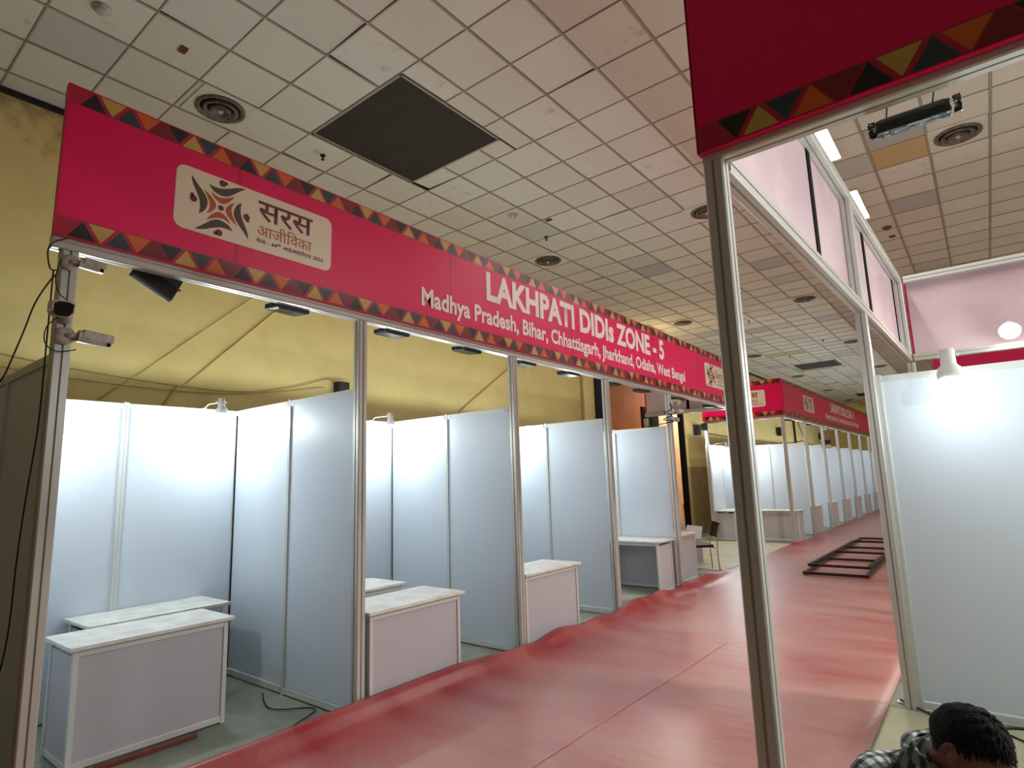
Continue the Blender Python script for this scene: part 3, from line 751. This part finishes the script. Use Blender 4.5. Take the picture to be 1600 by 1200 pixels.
cable('loose_wire', 'short cream wire scrap on the grey floor inside the third stall', [(-.2, 5.3, .02), (-.1, 5.45, .05), (-.05, 5.52, .03), (.03, 5.62, .04)], .008, 'cablew')
cable('floor_cable', 'dark cable lying on the floor of the nearest stall near the carpet', [(-1.2, 1.9, .01), (-.8, 1.75, .012), (-.5, 1.95, .012), (-.3, 1.6, .015), (-.12, 1.5, .02)], .005)
cable('wall_cable', 'thin cable strung sagging across the yellow wall above the near stalls', [(-3.07, -.5, 3.12), (-3.07, 1.0, 2.93), (-3.07, 2.4, 2.87), (-3.07, 3.2, 3.0), (-3.07, 3.75, 3.17), (-3.07, 3.85, 3.12)], .006, 'tan')
cable('wall_cable', 'second thin cable strung lower across the yellow wall above the near stalls', [(-3.07, -.5, 2.98), (-3.07, 1.0, 2.84), (-3.07, 2.4, 2.84), (-3.07, 3.7, 3.05)], .005, 'tan')
def cab_far(i, pts, label): cable('wall_cable', label, pts, .012, 'cable')
cab_far(0, [(-3.07, 18.0, 3.0), (-3.07, 22, 2.95), (-3.07, 27, 2.95), (-3.07, 31, 3.2)], 'dark cable drooping across the yellow wall above the far stall row')
cab_far(1, [(-3.07, 29.6, 4.4), (-3.07, 30.2, 3.7), (-3.07, 31.4, 3.1), (-3.07, 34, 3.0), (-3.07, 36, 3.2)], 'dark cable dropping down the yellow wall behind the far stall posts')
# conduits: long slanting pipes on the yellow wall
tag(MB().tube([(-3.08, 1.1, 2.66), (-3.08, 1.55, 3.05), (-3.08, 1.62, 3.12), (-3.08, 2.75, 4.16), (-3.08, 4.2, 5.5)], .008, 8).build('wall_conduit', M['wall']), 'thin slanting conduit on the yellow wall above the nearest stall, closest to the camera post', 'conduit')
tag(MB().tube([(-3.08, 1.68, 2.6), (-3.08, 1.85, 2.88), (-3.08, 1.93, 2.9), (-3.08, 3.3, 4.3), (-3.08, 4.6, 5.55)], .014, 8).build('wall_conduit', M['wall']), 'thicker slanting conduit on the yellow wall above the nearest stall', 'conduit')
tag(MB().tube([(-3.08, 6.35, 2.9), (-3.08, 8.3, 4.2), (-3.08, 9.8, 5.2)], .012, 8).build('wall_conduit', M['tan']), 'slanting conduit on the yellow wall above the third stall', 'conduit')
tag(MB().box(-3.12, -3.02, 28.9, 29.0, 2, H).build('wall_conduit', M['gap']), 'dark upright conduit on the yellow wall behind the far stall row', 'conduit')

# ------------------------------------------------------------------ wall speakers
def speaker(loc, rz, label, s=1.):
    t_ = thing('wall_speaker', label, 'speaker', loc, rz); t_.scale = (s, s, s)
    MB().box(0, .12, -.09, .09, -.12, .12).build('speaker_case', M['matte_black'], t_, bevel=.008)
    MB().box(.12, .125, -.075, .075, -.1, .1).build('speaker_grille', M['flood'], t_)
    MB().box(-.03, 0, -.02, .02, -.03, .03).build('bracket', M['matte_black'], t_)
    MB().box(.02, .08, -.05, .0, .121, .123).build('label_plate', M['paper'], t_)
    return t_
speaker((-3.08, 3.95, 3.02), 0, 'small black speaker box on the yellow wall behind the nearest stall')
speaker((-3.05, 26.1, 3.42), R(-15), 'black speaker on the yellow wall, framed by the front opening of the far stall row', 1.5)
speaker((-3.0, 16.6, 3.05), 0, 'narrow dark speaker on the yellow pilaster beside the doorway', 1.3)
speaker((-1.98, 14.72, 2.97), R(-90), 'black lamp box mounted on the outer left post of the far stall row', .8)
spot((-2.2, 14.5, 2.7), 11)  # light added at the black box to brighten the pilaster
speaker((-3.07, 34.2, 3.52), 0, 'narrow dark speaker on the yellow wall behind the second far stall', 1.4)
sp_ = thing('camera_cluster', 'black and white camera pair on the third post of the far stall row', 'security camera', (.0, YB + WB * 2 + .05, 2.5))
MB().box(0, .12, -.02, .2, .02, .14).build('upper_camera', M['matte_black'], sp_, bevel=.01); MB().box(0, .12, -.02, .2, -.12, -.02).build('lower_camera', M['cctv'], sp_, bevel=.01)
MB().box(.0, .11, .2, .205, -.11, -.03).build('lens_window', M['gloss_black'], sp_)

# ------------------------------------------------------------------ ceiling fittings
def diffuser():
    t_ = thing('ceiling_diffuser', '', 'ceiling vent')
    MB().box(-.28, .28, -.28, .28, -.004, .006).build('mounting_plate', M['tile'], t_)
    r = MB()
    for ro, ri, z0, z1 in ((.235, .2, -.02, -.004), (.165, .14, -.035, .0), (.1, .075, -.045, -.01)):
        r.lathe([(ro, z1), (ro, z0), ((ro + ri) / 2, z0 - .008), (ri, z0), (ri - .03, z1 + .02)], None, 32)
    r.build('louvre_rings', M['ring'], t_)
    MB().lathe([(.0, -.005), (.205, -.006)], None, 32).build('throat', M['ringdark'], t_)
    MB().lathe([(.0, -.05), (.025, -.048), (.03, -.03), (.01, -.01)], None, 16).build('centre_boss', M['cctv'], t_)
    return t_
d0 = diffuser(); du = False
seen = {(-1.87, 1.61): 'over the near end of the long banner', (-1.87, 7.46): 'over the middle of the long near banner', (1.03, 7.46): 'half hidden by the closest stall post', (4.05, 7.46): 'beside the tan tile above the near corner stall',
        (1.03, 13.5): 'seen through the upper opening of the corner stall frame', (4.05, 13.5): 'just above the pink banner reverse', (-1.87, 13.5): 'above the far end of the long near banner'}
for (x, y) in DIFF:
    o = copy_tree(d0) if du else d0; du = True
    o.location = (x, y, H - .004)
    row = [1.61, 7.46, 13.5, 19.5, 25.4, 31.2, 36.9].index(y); cl = [-1.87, 1.03, 4.05, 7.0].index(x)
    lab = seen.get((x, y)) or f'in the {ORD[row]} row, {["above the stalls", "above the aisle", "above the opposite stalls", "far from yellow wall"][cl]}'
    tag(o, 'round ceiling air diffuser ' + lab, 'ceiling vent', 'round ceiling diffusers')
for k, (a, b, p, q) in enumerate(HOLES):
    t_ = thing('ceiling_grille', ['large dark square mesh panel in the ceiling above the near banner', 'dark rectangular mesh panel in the ceiling over the far stall row', 'farthest dark mesh panel in the ceiling near the end wall'][k], 'ceiling panel', ((a + b) / 2, (p + q) / 2, H))
    hw, hl = (b - a) / 2, (q - p) / 2
    MB().box(-hw + .015, hw - .015, -hl + .015, hl - .015, .004, .012).build('mesh_panel', M['grille'], t_)
    fr = MB()
    fr.box(-hw, hw, -hl, -hl + .022, -.006, .012); fr.box(-hw, hw, hl - .022, hl, -.006, .012); fr.box(-hw, -hw + .022, -hl, hl, -.006, .012); fr.box(hw - .022, hw, -hl, hl, -.006, .012)
    fr.build('panel_frame', M['tbar'], t_)
def sprinkler(x, y, label):
    o = MB().lathe([(.0, -.06), (.02, -.058), (.02, -.05), (.008, -.048), (.008, -.012), (.03, -.01), (.032, .002)], None, 14).build('ceiling_sprinkler', M['ringdark'])
    o.location = (x, y, H + .002); tag(o, label, 'sprinkler', 'small ceiling sprinklers')
for x, y, l in ((-1.87, 2.82, 'beside the large dark mesh panel'), (-1.3, 6.6, 'between the near banner and the aisle'), (-.55, 14.6, 'above the second logo of the near banner'), (2.3, 12.2, 'seen over the aisle through the far frame'), (2.5, 14.6, 'farther one seen through the far frame'), (-1.0, 20.5, 'over the first far stalls'), (.4, 18.6, 'over the aisle before the far dark panel'), (1.0, 21.5, 'over the aisle beside the far dark panel')):
    sprinkler(x, y, 'small dark sprinkler head on the ceiling ' + l)
def detector(x, y, label, m='cctv'):
    o = MB().lathe([(.0, -.045), (.035, -.043), (.05, -.03), (.052, -.012), (.07, -.01), (.072, .004)], None, 20).build('smoke_detector', M[m])
    o.location = (x, y, H + .002); tag(o, label, 'smoke detector', 'round smoke detectors')
detector(-1.3, .38, 'round pale smoke detector on the ceiling close to the yellow wall')
detector(-1.2, 5.6, 'round pale smoke detector on the ceiling above the title of the near banner')
detector(3.03, 10.1, 'round smoke detector on the ceiling above the pink banner reverse', 'ring')
for x, y, l in ((-1.29, 1.0, 'near the first round diffuser'), (-.9, 6.1, 'beyond the pale smoke detector'), (3.05, 10.6, 'beside the detector above the pink banner reverse')):
    o = MB().box(-.045, .045, -.03, .03, -.012, .006).box(-.015, .015, -.012, .012, -.02, -.012).build('ceiling_plate', M['wood'], bevel=.003); o.location = (x, y, H)
    tag(o, 'small brown plate on the ceiling ' + l, 'ceiling plate')
# ceiling tube lights
def tube_light(x, y, label, hl=.41):
    t_ = thing('ceiling_light', label, 'ceiling light', (x, y, H), 0, 'rectangular ceiling lights')
    MB().box(-.1, .1, -hl - .015, hl + .015, -.03, .0).build('light_housing', M['lamp'], t_)
    MB().box(-.088, .088, -hl, hl, -.034, -.03).build('light_diffuser', M['tube'], t_)
    L = bpy.data.lights.new('tube_area', 'AREA'); L.shape = 'RECTANGLE'; L.size = .15; L.size_y = .8; L.energy = 26 if x > 0 else 60; L.color = (1, .97, .9)
    o = bpy.data.objects.new('tube_area', L); COL.objects.link(o); o.location = (x, y, H - .04)
for x, y, l, hl in ((-2.75, 13.6, 'above the cross aisle by the yellow wall', .58), (2.79, 6.65, 'closest one seen over the corner stall banner frame', .41), (2.79, 8.78, 'second one seen over the corner stall banner frame', .58)):  # the cross-aisle one is hidden, added to brighten the pilaster
    tube_light(x, y, 'rectangular ceiling light, ' + l, hl)

# ------------------------------------------------------------------ black iron frames lying on the carpet
def ladder_frame(name, label, x0, x1, y0, y1, z, bars, rz):
    t_ = thing(name, label, 'metal frame', (x0, y0, z), rz, 'dark iron frames on the carpet')
    L = y1 - y0; W_ = x1 - x0; b = .055
    for x in (0, W_ - b): MB().box(x, x + b, 0, L, 0, .042).build('side_bar', M['darkmetal'], t_, bevel=.003)
    for y in bars: MB().box(b, W_ - b, y * (L - b), y * (L - b) + b, 0, .04).build('cross_bar', M['darkmetal'], t_, bevel=.003)
ladder_frame('iron_frame', 'dark iron ladder frame lying directly on the red carpet, the lower of two', 1.2, 2.16, 10.05, 16.1, .03, (0, .32, .66, 1), R(.6))
ladder_frame('iron_frame', 'dark iron ladder frame lying on top of the other frame on the red carpet', 1.14, 2.1, 10.7, 14.9, .072, (0, .5, 1), R(-.4))

# ------------------------------------------------------------------ chair, card, timber, debris
t_ = thing('visitor_chair', 'black padded chair on a thin chrome sled frame at the open corner stall', 'chair', (-.44, 9.75, 0), R(-56))
t_.scale = (1.16, 1.16, 1.05)
# local: faces -y ; seat .45
MB().prism(rrect(-.22, .22, -.24, .2, .05), lambda u, v, w_: (u, v, w_ + .02 * math.cos(v * 5)), .41, .455).build('seat', M['seatblack'], t_, bevel=.012)
bk = MB(); n = 8
for a in range(n):
    x0, x1 = -.215 + .43 * a / n, -.215 + .43 * (a + 1) / n
    f_ = lambda x: .235 + .03 * (1 - (x / .215) ** 2)
    vs = [(x0, f_(x0), .58), (x1, f_(x1), .58), (x1, f_(x1) + .06, .82), (x0, f_(x0) + .06, .82)]
    vs += [(p[0], p[1] + .025, p[2]) for p in vs]
    bk.add(vs, [(0, 1, 2, 3), (7, 6, 5, 4), (0, 4, 5, 1), (2, 6, 7, 3)] + ([(0, 3, 7, 4)] if a == 0 else []) + ([(1, 5, 6, 2)] if a == n - 1 else []))
bk.build('backrest', M['seatblack'], t_)
for s_ in (-1, 1):
    x = s_ * .225
    MB().tube(bez([(x, -.2, .42), (x, -.23, .4), (x, -.22, .2), (x, -.2, .02), (x, -.17, .01), (x, .1, .01), (x, .22, .01), (x, .25, .03), (x, .24, .25), (x, .24, .42), (x, .25, .6), (x, .3, .8)], 5), .009, 8).build('sled_leg', M['chrome'], t_)
MB().tube([(-.225, -.18, .41), (.225, -.18, .41)], .008, 8).tube([(-.225, .2, .41), (.225, .2, .41)], .008, 8).build('cross_tube', M['chrome'], t_)
t_ = thing('white_carton', 'open white carton on a pale box behind the black chair', 'carton', (-1.0, 10.9, .007), R(20))
t_.scale = (.8, .8, .88)
MB().box(-.22, .22, -.16, .16, .0, .52).build('carton_base', M['counter'], t_, bevel=.004)
MB().add([(-.22, -.16, .52), (.2, -.16, .52), (.26, -.1, .78), (-.1, -.1, .82), (-.22, .16, .52), (.2, .16, .52), (.26, .12, .76), (-.1, .14, .8)], [(0, 1, 2, 3), (7, 6, 5, 4), (0, 3, 7, 4), (1, 5, 6, 2), (3, 2, 6, 7)]).build('carton_flap', M['paper'], t_)
tag(MB().box(-.02, .02, 0, .62, 0, .035).build('timber_batten', M['wood'], bevel=.004), 'red-brown timber batten on the floor at the foot of the foremost counter', 'timber').location = (-.77, .55, .0)
tag(MB().lathe([(0, .001), (.03, .002), (.034, .006), (.02, .01), (0, .011)], None, 10).build('paper_scrap', M['paper']), 'tiny white scrap on the beige vinyl near the carpet edge', 'litter').location = (3.32, 3.75, .006)
tag(MB().tube(bez([(0, 0, .01), (.04, .02, .018), (.08, .07, .012), (.1, .06, .01)]), .008, 6).build('cable_offcut', M['cable']), 'short curled black offcut on the beige vinyl near the carpet edge', 'litter').location = (3.3, 3.98, .006)
tag(MB().box(-.04, .05, -.03, .03, 0, .008).build('plastic_scrap', M['paper'], bevel=.003), 'crumpled pale plastic scrap at the foot of the aisle post beside the white partition', 'litter').location = (3.14, 4.52, .001)

# ------------------------------------------------------------------ crouching person
def chain(pts, rad, n=6, seg=18):
    """a closed, round-ended swept form through pts; rad: radius or (half depth, half width along y)"""
    rad = [(r, r) if not isinstance(r, tuple) else r for r in rad]
    P = bez([Vector(p) for p in pts], n); m = len(pts) - 1
    R_ = []
    for i in range(len(P)):
        t = i / n; k = min(int(t), m - 1); f = t - k; f = f * f * (3 - 2 * f)
        R_.append((rad[k][0] * (1 - f) + rad[k + 1][0] * f, rad[k][1] * (1 - f) + rad[k + 1][1] * f))
    t0 = (P[1] - P[0]).normalized(); t1 = (P[-1] - P[-2]).normalized()
    head = [(P[0] - t0 * min(R_[0]) * math.sin(a), math.cos(a), R_[0]) for a in (1.45, 1.15, .8, .4)]
    tail = [(P[-1] + t1 * min(R_[-1]) * math.sin(a), math.cos(a), R_[-1]) for a in (.4, .8, 1.15, 1.45)]
    rows = head + [(p, 1., r) for p, r in zip(P, R_)] + tail
    v, f_ = [], []; N = len(rows)
    for i, (p, sc, r) in enumerate(rows):
        t = (rows[min(i + 1, N - 1)][0] - rows[max(i - 1, 0)][0]).normalized()
        lat = Vector((0, 1, 0)); lat = (lat - t * lat.dot(t)).normalized() if abs(t.y) < .95 else Vector((1, 0, 0))
        dep = t.cross(lat)
        for k in range(seg):
            a = 2 * PI * k / seg; v.append(p + (dep * r[0] * math.cos(a) + lat * r[1] * math.sin(a)) * sc)
    for i in range(N - 1):
        for k in range(seg): f_.append((i * seg + k, i * seg + (k + 1) % seg, (i + 1) * seg + (k + 1) % seg, (i + 1) * seg + k))
    f_ += [tuple(range(seg))[::-1], tuple((N - 1) * seg + k for k in range(seg))]
    return v, f_

def fuse(name, shapes, m, voxel, parent, smooth=0):
    bm = bmesh.new()
    for v, f in shapes:
        vs = [bm.verts.new(p) for p in v]; fs = []
        for q in f:
            try: fs.append(bm.faces.new([vs[i] for i in q]))
            except ValueError: pass
        bmesh.ops.recalc_face_normals(bm, faces=fs)
    me = bpy.data.meshes.new(name); bm.to_mesh(me); bm.free()
    o = bpy.data.objects.new(name, me); COL.objects.link(o)
    rm = o.modifiers.new('fuse', 'REMESH'); rm.mode = 'VOXEL'; rm.voxel_size = voxel
    if smooth:
        sm = o.modifiers.new('soft', 'SMOOTH'); sm.factor = .5; sm.iterations = smooth
    dg = bpy.context.evaluated_depsgraph_get(); dg.update()
    m2 = bpy.data.meshes.new_from_object(o.evaluated_get(dg)); bpy.data.objects.remove(o)
    m2.materials.clear(); m2.materials.append(m)
    for p in m2.polygons: p.use_smooth = True
    o = bpy.data.objects.new(name, m2); COL.objects.link(o); o.parent = parent
    return o

HC = Vector((.425, 0, .905)); HR = Matrix.Rotation(R(12), 3, 'Z') @ Matrix.Rotation(R(34), 3, 'Y')   # head bowed and turned
def head_pt(th, ph, grow=0.):
    """th: 0 top .. pi bottom; ph: 0 = face"""
    n = Vector((math.sin(th) * math.cos(ph), math.sin(th) * math.sin(ph), math.cos(th)))
    rx, ry, rz = .094, .072, .110
    p = Vector((n.x * rx, n.y * ry, n.z * rz))
    if n.z < 0:
        k = -n.z; p.y *= 1 - .30 * k; p.x *= 1 - (.12 if n.x > 0 else .42) * k; p.x += .012 * k
    if n.x < 0: p.x *= 1.05
    def g(y, z, sy, sz, a, front=True):
        if n.x > 0: return a * math.exp(-((p.y - y) / sy) ** 2 - ((p.z - z) / sz) ** 2)
        return 0
    dx = g(0, -.022, .013, .02, .022) + g(0, -.002, .009, .025, .01) + g(0, .028, .05, .011, .006)
    dx += g(.03, .0, .017, .012, -.011) + g(-.03, .0, .017, .012, -.011) + g(0, -.056, .022, .007, .007) + g(0, -.066, .02, .004, -.003) + g(0, -.095, .022, .014, .009)
    dx += g(.045, -.03, .02, .02, .004) + g(-.045, -.03, .02, .02, .004)
    p.x += dx
    if grow: p += n * grow
    return p
def head_mesh(n1=40, n2=64):
    v, f = [], []
    for i in range(n1 + 1):
        for j in range(n2): v.append(HC + HR @ head_pt(PI * (i + .001) / (n1 + .002), 2 * PI * j / n2))
    for i in range(n1):
        for j in range(n2): f.append((i * n2 + j, (i + 1) * n2 + j, (i + 1) * n2 + (j + 1) % n2, i * n2 + (j + 1) % n2))
    f.append(tuple(range(n2))[::-1]); f.append(tuple(n1 * n2 + j for j in range(n2)))
    for s_ in (-1, 1):   # ears
        b = len(v); m = 12
        for i in range(5):
            for j in range(m):
                a = 2 * PI * j / m; rr = (.018, .03, .032, .026, .012)[i]; h_ = (-.004, .004, .012, .016, .010)[i]
                v.append(HC + HR @ Vector((-.008 + rr * .62 * math.cos(a) - .3 * h_, s_ * (.074 + h_), -.006 + rr * math.sin(a))))
        for i in range(4):
            for j in range(m): f.append((b + i * m + j, b + (i + 1) * m + j, b + (i + 1) * m + (j + 1) % m, b + i * m + (j + 1) % m))
        f.append(tuple(b + j for j in range(m))[::-1]); f.append(tuple(b + 4 * m + j for j in range(m)))
    return v, f

def head_mesh_part(k):
    v, f = head_mesh(); nb = 41 * 64; ne = 60
    lo, hi = [(0, nb), (nb, nb + ne), (nb + ne, nb + 2 * ne)][k]
    return v[lo:hi], [tuple(i - lo for i in q) for q in f if lo <= q[0] < hi]

def person():
    P0 = thing('person', 'black-haired person in a plaid shirt crouching with bowed head on the beige flooring', 'person', (3.365, 1.575, .008), R(-36))
    sh = [chain([(0, 0, .33), (.04, 0, .42), (.10, 0, .52), (.19, 0, .66), (.26, 0, .76)], [(.085, .115), (.09, .12), (.085, .12), (.09, .14), (.055, .10)]),
          chain([(.26, 0, .76), (.31, 0, .82), (.37, 0, .865), (.41, 0, .89)], [.068, .056, .052, .05])]
    for s_ in (1, -1):
        sh.append(chain([(.22, .10 * s_, .74), (.25, .18 * s_, .735), (.35, .225 * s_, .63), (.44, .25 * s_, .53)], [.05, .05, .043, .04]))
        sh.append(chain([(.44, .25 * s_, .53), (.53, .19 * s_, .46), (.63, .12 * s_, .385)], [.041, .038, .026]))
        sh.append(chain([(.62, .125 * s_, .395), (.66, .105 * s_, .355), (.70, .095 * s_, .315), (.715, .09 * s_, .298)], [(.022, .028), (.018, .04), (.015, .042), (.012, .04)]))
        for q, L_ in zip((-.033, -.011, .011, .033), (.062, .074, .080, .070)):
            b0 = Vector((.712, .09 * s_ + q * (1 if s_ > 0 else -1), .303)); d1 = Vector((.4, 0, -.9)).normalized(); d2 = Vector((0, 0, -1)); d3 = Vector((-.35, 0, -.9)).normalized()
            p1 = b0 + d1 * L_ * .45; p2 = p1 + d2 * L_ * .32; p3 = p2 + d3 * L_ * .24
            sh.append(chain([b0 - d1 * .012, b0, p1, p2, p3], [.0095, .0092, .0086, .008, .007], n=4, seg=12))
        sh.append(chain([(.655, .105 * s_ - .02 * s_, .36), (.68, .10 * s_ - .045 * s_, .325), (.70, .10 * s_ - .058 * s_, .295), (.71, .10 * s_ - .058 * s_, .272)], [.014, .0125, .0105, .009], n=4, seg=12))
        sh.append(chain([(.02, .09 * s_, .34), (.12, .125 * s_, .40), (.25, .16 * s_, .48), (.375, .19 * s_, .55)], [.08, .082, .07, .056]))
        sh.append(chain([(.375, .19 * s_, .55), (.345, .185 * s_, .46), (.29, .17 * s_, .30), (.21, .155 * s_, .10)], [.056, .058, .05, .036]))
        sh.append(chain([(.18, .15 * s_, .06), (.24, .155 * s_, .058), (.32, .165 * s_, .045), (.41, .175 * s_, .034)], [(.036, .034), (.036, .038), (.026, .044), (.015, .040)]))
    sh.append(head_mesh_part(0)); sh.append(head_mesh_part(1)); sh.append(head_mesh_part(2))
    fuse('body', sh, M['skin'], .0042, P0)
    for s_ in (-1, 1):
        c_ = HC + HR @ Vector((.083, .03 * s_, .0))
        MB().lathe([(0, -.012), (.008, -.009), (.012, 0), (.008, .009), (0, .012)], Matrix.Translation(c_), 14).build('eye', M['eye'], P0)
        pts = [HC + HR @ Vector((.097 - .3 * abs(a) ** 1.4 * .5, s_ * (.014 + a), .021 - a * a * 3)) for a in (0, .008, .016, .024, .032)]
        MB().tube(pts, [.002, .0035, .004, .003, .0015], 6).build('eyebrow', M['hair'], P0)
    pts = [HC + HR @ (head_pt(PI * .655, a) + Vector((.001, 0, 0))) for a in (-.34, -.2, 0, .2, .34)]
    MB().tube(pts, [.002, .0045, .0055, .0045, .002], 8).build('lips', M['lip'], P0)
    # hair: cap + tufts
    rnd = random.Random(3)
    def line(ph):   # hairline polar angle for azimuth
        c_ = math.cos(ph)
        return 1.02 + .10 * math.sin(ph * 5 + 1) * .4 if c_ > .55 else (1.05 + (1 - (c_ + 1) / 1.55) * 1.15)
    v, f = [], []; n1, n2 = 26, 72
    for i in range(n1 + 1):
        for j in range(n2):
            ph = 2 * PI * j / n2; th = max(.02, line(ph) * i / n1)
            gr = .013 * (1 - (i / n1) ** 6) + .006 * noise.noise(Vector((th * 5, math.cos(ph) * 4, math.sin(ph) * 4)))
            v.append(HC + HR @ head_pt(th, ph, max(gr, .002)))
    for i in range(n1):
        for j in range(n2): f.append((i * n2 + j, (i + 1) * n2 + j, (i + 1) * n2 + (j + 1) % n2, i * n2 + (j + 1) % n2))
    f.append(tuple(range(n2))[::-1])
    mb = MB().add(v, f, 0, True)
    for _ in range(900):
        ph = rnd.uniform(0, 2 * PI); th = line(ph) * math.sqrt(rnd.random()) * 1.0 + .02
        a = head_pt(th, ph, .009); nrm = Vector((math.sin(th) * math.cos(ph), math.sin(th) * math.sin(ph), math.cos(th)))
        dr = (head_pt(th + .25, ph + rnd.uniform(-.2, .2), .011) - a).normalized() * .024 + nrm * rnd.uniform(-.003, .004)
        side = nrm.cross(dr).normalized() * .0035
        q = [a - side, a + side, a + dr * .6 + side * .6 + nrm * .003, a + dr * 1.15, a + dr * .6 - side * .6 + nrm * .003]
        mb.add([HC + HR @ p for p in q], [(0, 1, 2, 3, 4)], 0, True)
    mb.build('hair', M['hair'], P0)
    # plaid shirt
    parts = [chain([(-.05, 0, .31), (.0, 0, .40), (.09, 0, .52), (.185, 0, .66), (.25, 0, .755), (.275, 0, .79)], [(.13, .165), (.135, .17), (.12, .155), (.125, .175), (.09, .15), (.07, .10)]),
             chain([(.25, 0, .76), (.29, 0, .80), (.32, 0, .83)], [.085, .075, .066])]
    for s_ in (1, -1):
        parts.append(chain([(.20, .09 * s_, .735), (.24, .18 * s_, .74), (.34, .222 * s_, .645), (.44, .252 * s_, .53)], [.08, .074, .064, .056]))
        parts.append(chain([(.44, .252 * s_, .53), (.49, .222 * s_, .495), (.525, .195 * s_, .468)], [.056, .053, .051]))
    sh = fuse('shirt', parts, M['plaid'], .008, P0, 4)
    for v_ in sh.data.vertices:
        nz = noise.noise(v_.co * 9) * .012 + noise.noise(v_.co * 22) * .004; v_.co += v_.normal * nz
    col = MB(); P = []
    for j in range(24):
        a = 2 * PI * j / 24; P.append((math.cos(a), math.sin(a)))
    vs = []; fs = []
    for (r1, r2, z, dx) in ((.066, .072, -.02, -.01), (.064, .07, .02, .004), (.074, .082, .022, .004), (.082, .09, -.012, -.012)):
        for (c1, s1) in P: vs.append(Vector((.315, 0, .84)) + Matrix.Rotation(R(30), 3, 'Y') @ Vector((dx + r1 * c1, r2 * s1, z)))
    for i in range(3):
        for j in range(24): fs.append((i * 24 + j, i * 24 + (j + 1) % 24, (i + 1) * 24 + (j + 1) % 24, (i + 1) * 24 + j))
    col.add(vs, fs, 0, True); col.build('collar', M['plaid'], sh)
    # trousers
    parts = [chain([(-.02, 0, .30), (-.01, 0, .36), (.02, 0, .42)], [(.12, .16), (.125, .165), (.11, .15)])]
    for s_ in (1, -1):
        parts.append(chain([(.0, .09 * s_, .33), (.12, .125 * s_, .40), (.25, .16 * s_, .485), (.38, .19 * s_, .56)], [.112, .104, .09, .072]))
        parts.append(chain([(.38, .19 * s_, .56), (.345, .185 * s_, .46), (.29, .17 * s_, .30), (.225, .157 * s_, .13)], [.072, .07, .064, .056]))
    tr = fuse('trousers', parts, M['trouser'], .009, P0, 4)
    for v_ in tr.data.vertices: v_.co += v_.normal * noise.noise(v_.co * 11) * .01
    for s_ in (1, -1):
        MB().prism([(.13, -.04), (.2, -.045), (.3, -.042), (.4, -.05), (.45, -.03), (.455, .02), (.42, .05), (.3, .045), (.2, .042), (.13, .03)], lambda u, v, w_: (u, v + .165 * s_, w_), .0, .018).build('sandal', M['sole'], P0, bevel=.004)
person()

# ------------------------------------------------------------------ light
def area(name, loc, rot, sx, sy, e, col=(1, 1, 1)):
    L = bpy.data.lights.new(name, 'AREA'); L.shape = 'RECTANGLE'; L.size = sx; L.size_y = sy; L.energy = e; L.color = col
    o = bpy.data.objects.new(name, L); COL.objects.link(o); o.location = loc; o.rotation_euler = rot; return o
area('doorway_daylight', (-4.2, 21.3, 5.4), (0, R(25), 0), 1.0, 1.5, 120, (1, .95, .88))
for y in (14, 22, 30): area('hall_ceiling_light', (9.5, y, 5.5), (0, 0, 0), 1.2, 1.2, 240, (1, .96, .9))  # unseen fill lights added high up, right of the view
area('hall_ceiling_light', (8.5, 6, 5.5), (0, 0, 0), 1.2, 1.2, 380, (1, .95, .9))  # another unseen one, added to fill the aisle from the right
W = bpy.data.worlds.new('hall'); S.world = W; W.use_nodes = True
bg = W.node_tree.nodes['Background']; bg.inputs['Color'].default_value = (1.0, .84, .62, 1); bg.inputs['Strength'].default_value = .055

# ------------------------------------------------------------------ camera
cx, cy, cz, yaw, pitch, roll, fpx = 3.8588, -.9566, 1.7219, .6682, .161, -.0326, 927.85
cw, sw_, cp, sp2 = math.cos(yaw), math.sin(yaw), math.cos(pitch), math.sin(pitch)
fwd = Vector((-sw_ * cp, cw * cp, sp2)); rt = Vector((cw, sw_, 0)); up = rt.cross(fwd)
r2 = math.cos(roll) * rt + math.sin(roll) * up; u2 = -math.sin(roll) * rt + math.cos(roll) * up
cam = bpy.data.cameras.new('camera'); co = bpy.data.objects.new('camera', cam); COL.objects.link(co)
cam.sensor_width = 36; cam.sensor_fit = 'HORIZONTAL'; cam.lens = fpx / 1600 * 36; cam.clip_start = .05; cam.clip_end = 200
m4 = Matrix((r2, u2, -fwd)).transposed().to_4x4(); m4.translation = Vector((cx, cy, cz)); co.matrix_world = m4
S.camera = co
S.view_settings.view_transform = 'Standard'; S.view_settings.look = 'None'; S.view_settings.gamma = 1; S.view_settings.use_curve_mapping = False
S.view_settings.exposure = 0.55
S.cycles.use_denoising = True
S.cycles.max_bounces = 7; S.cycles.diffuse_bounces = 4; S.cycles.glossy_bounces = 3; S.cycles.sample_clamp_indirect = 6
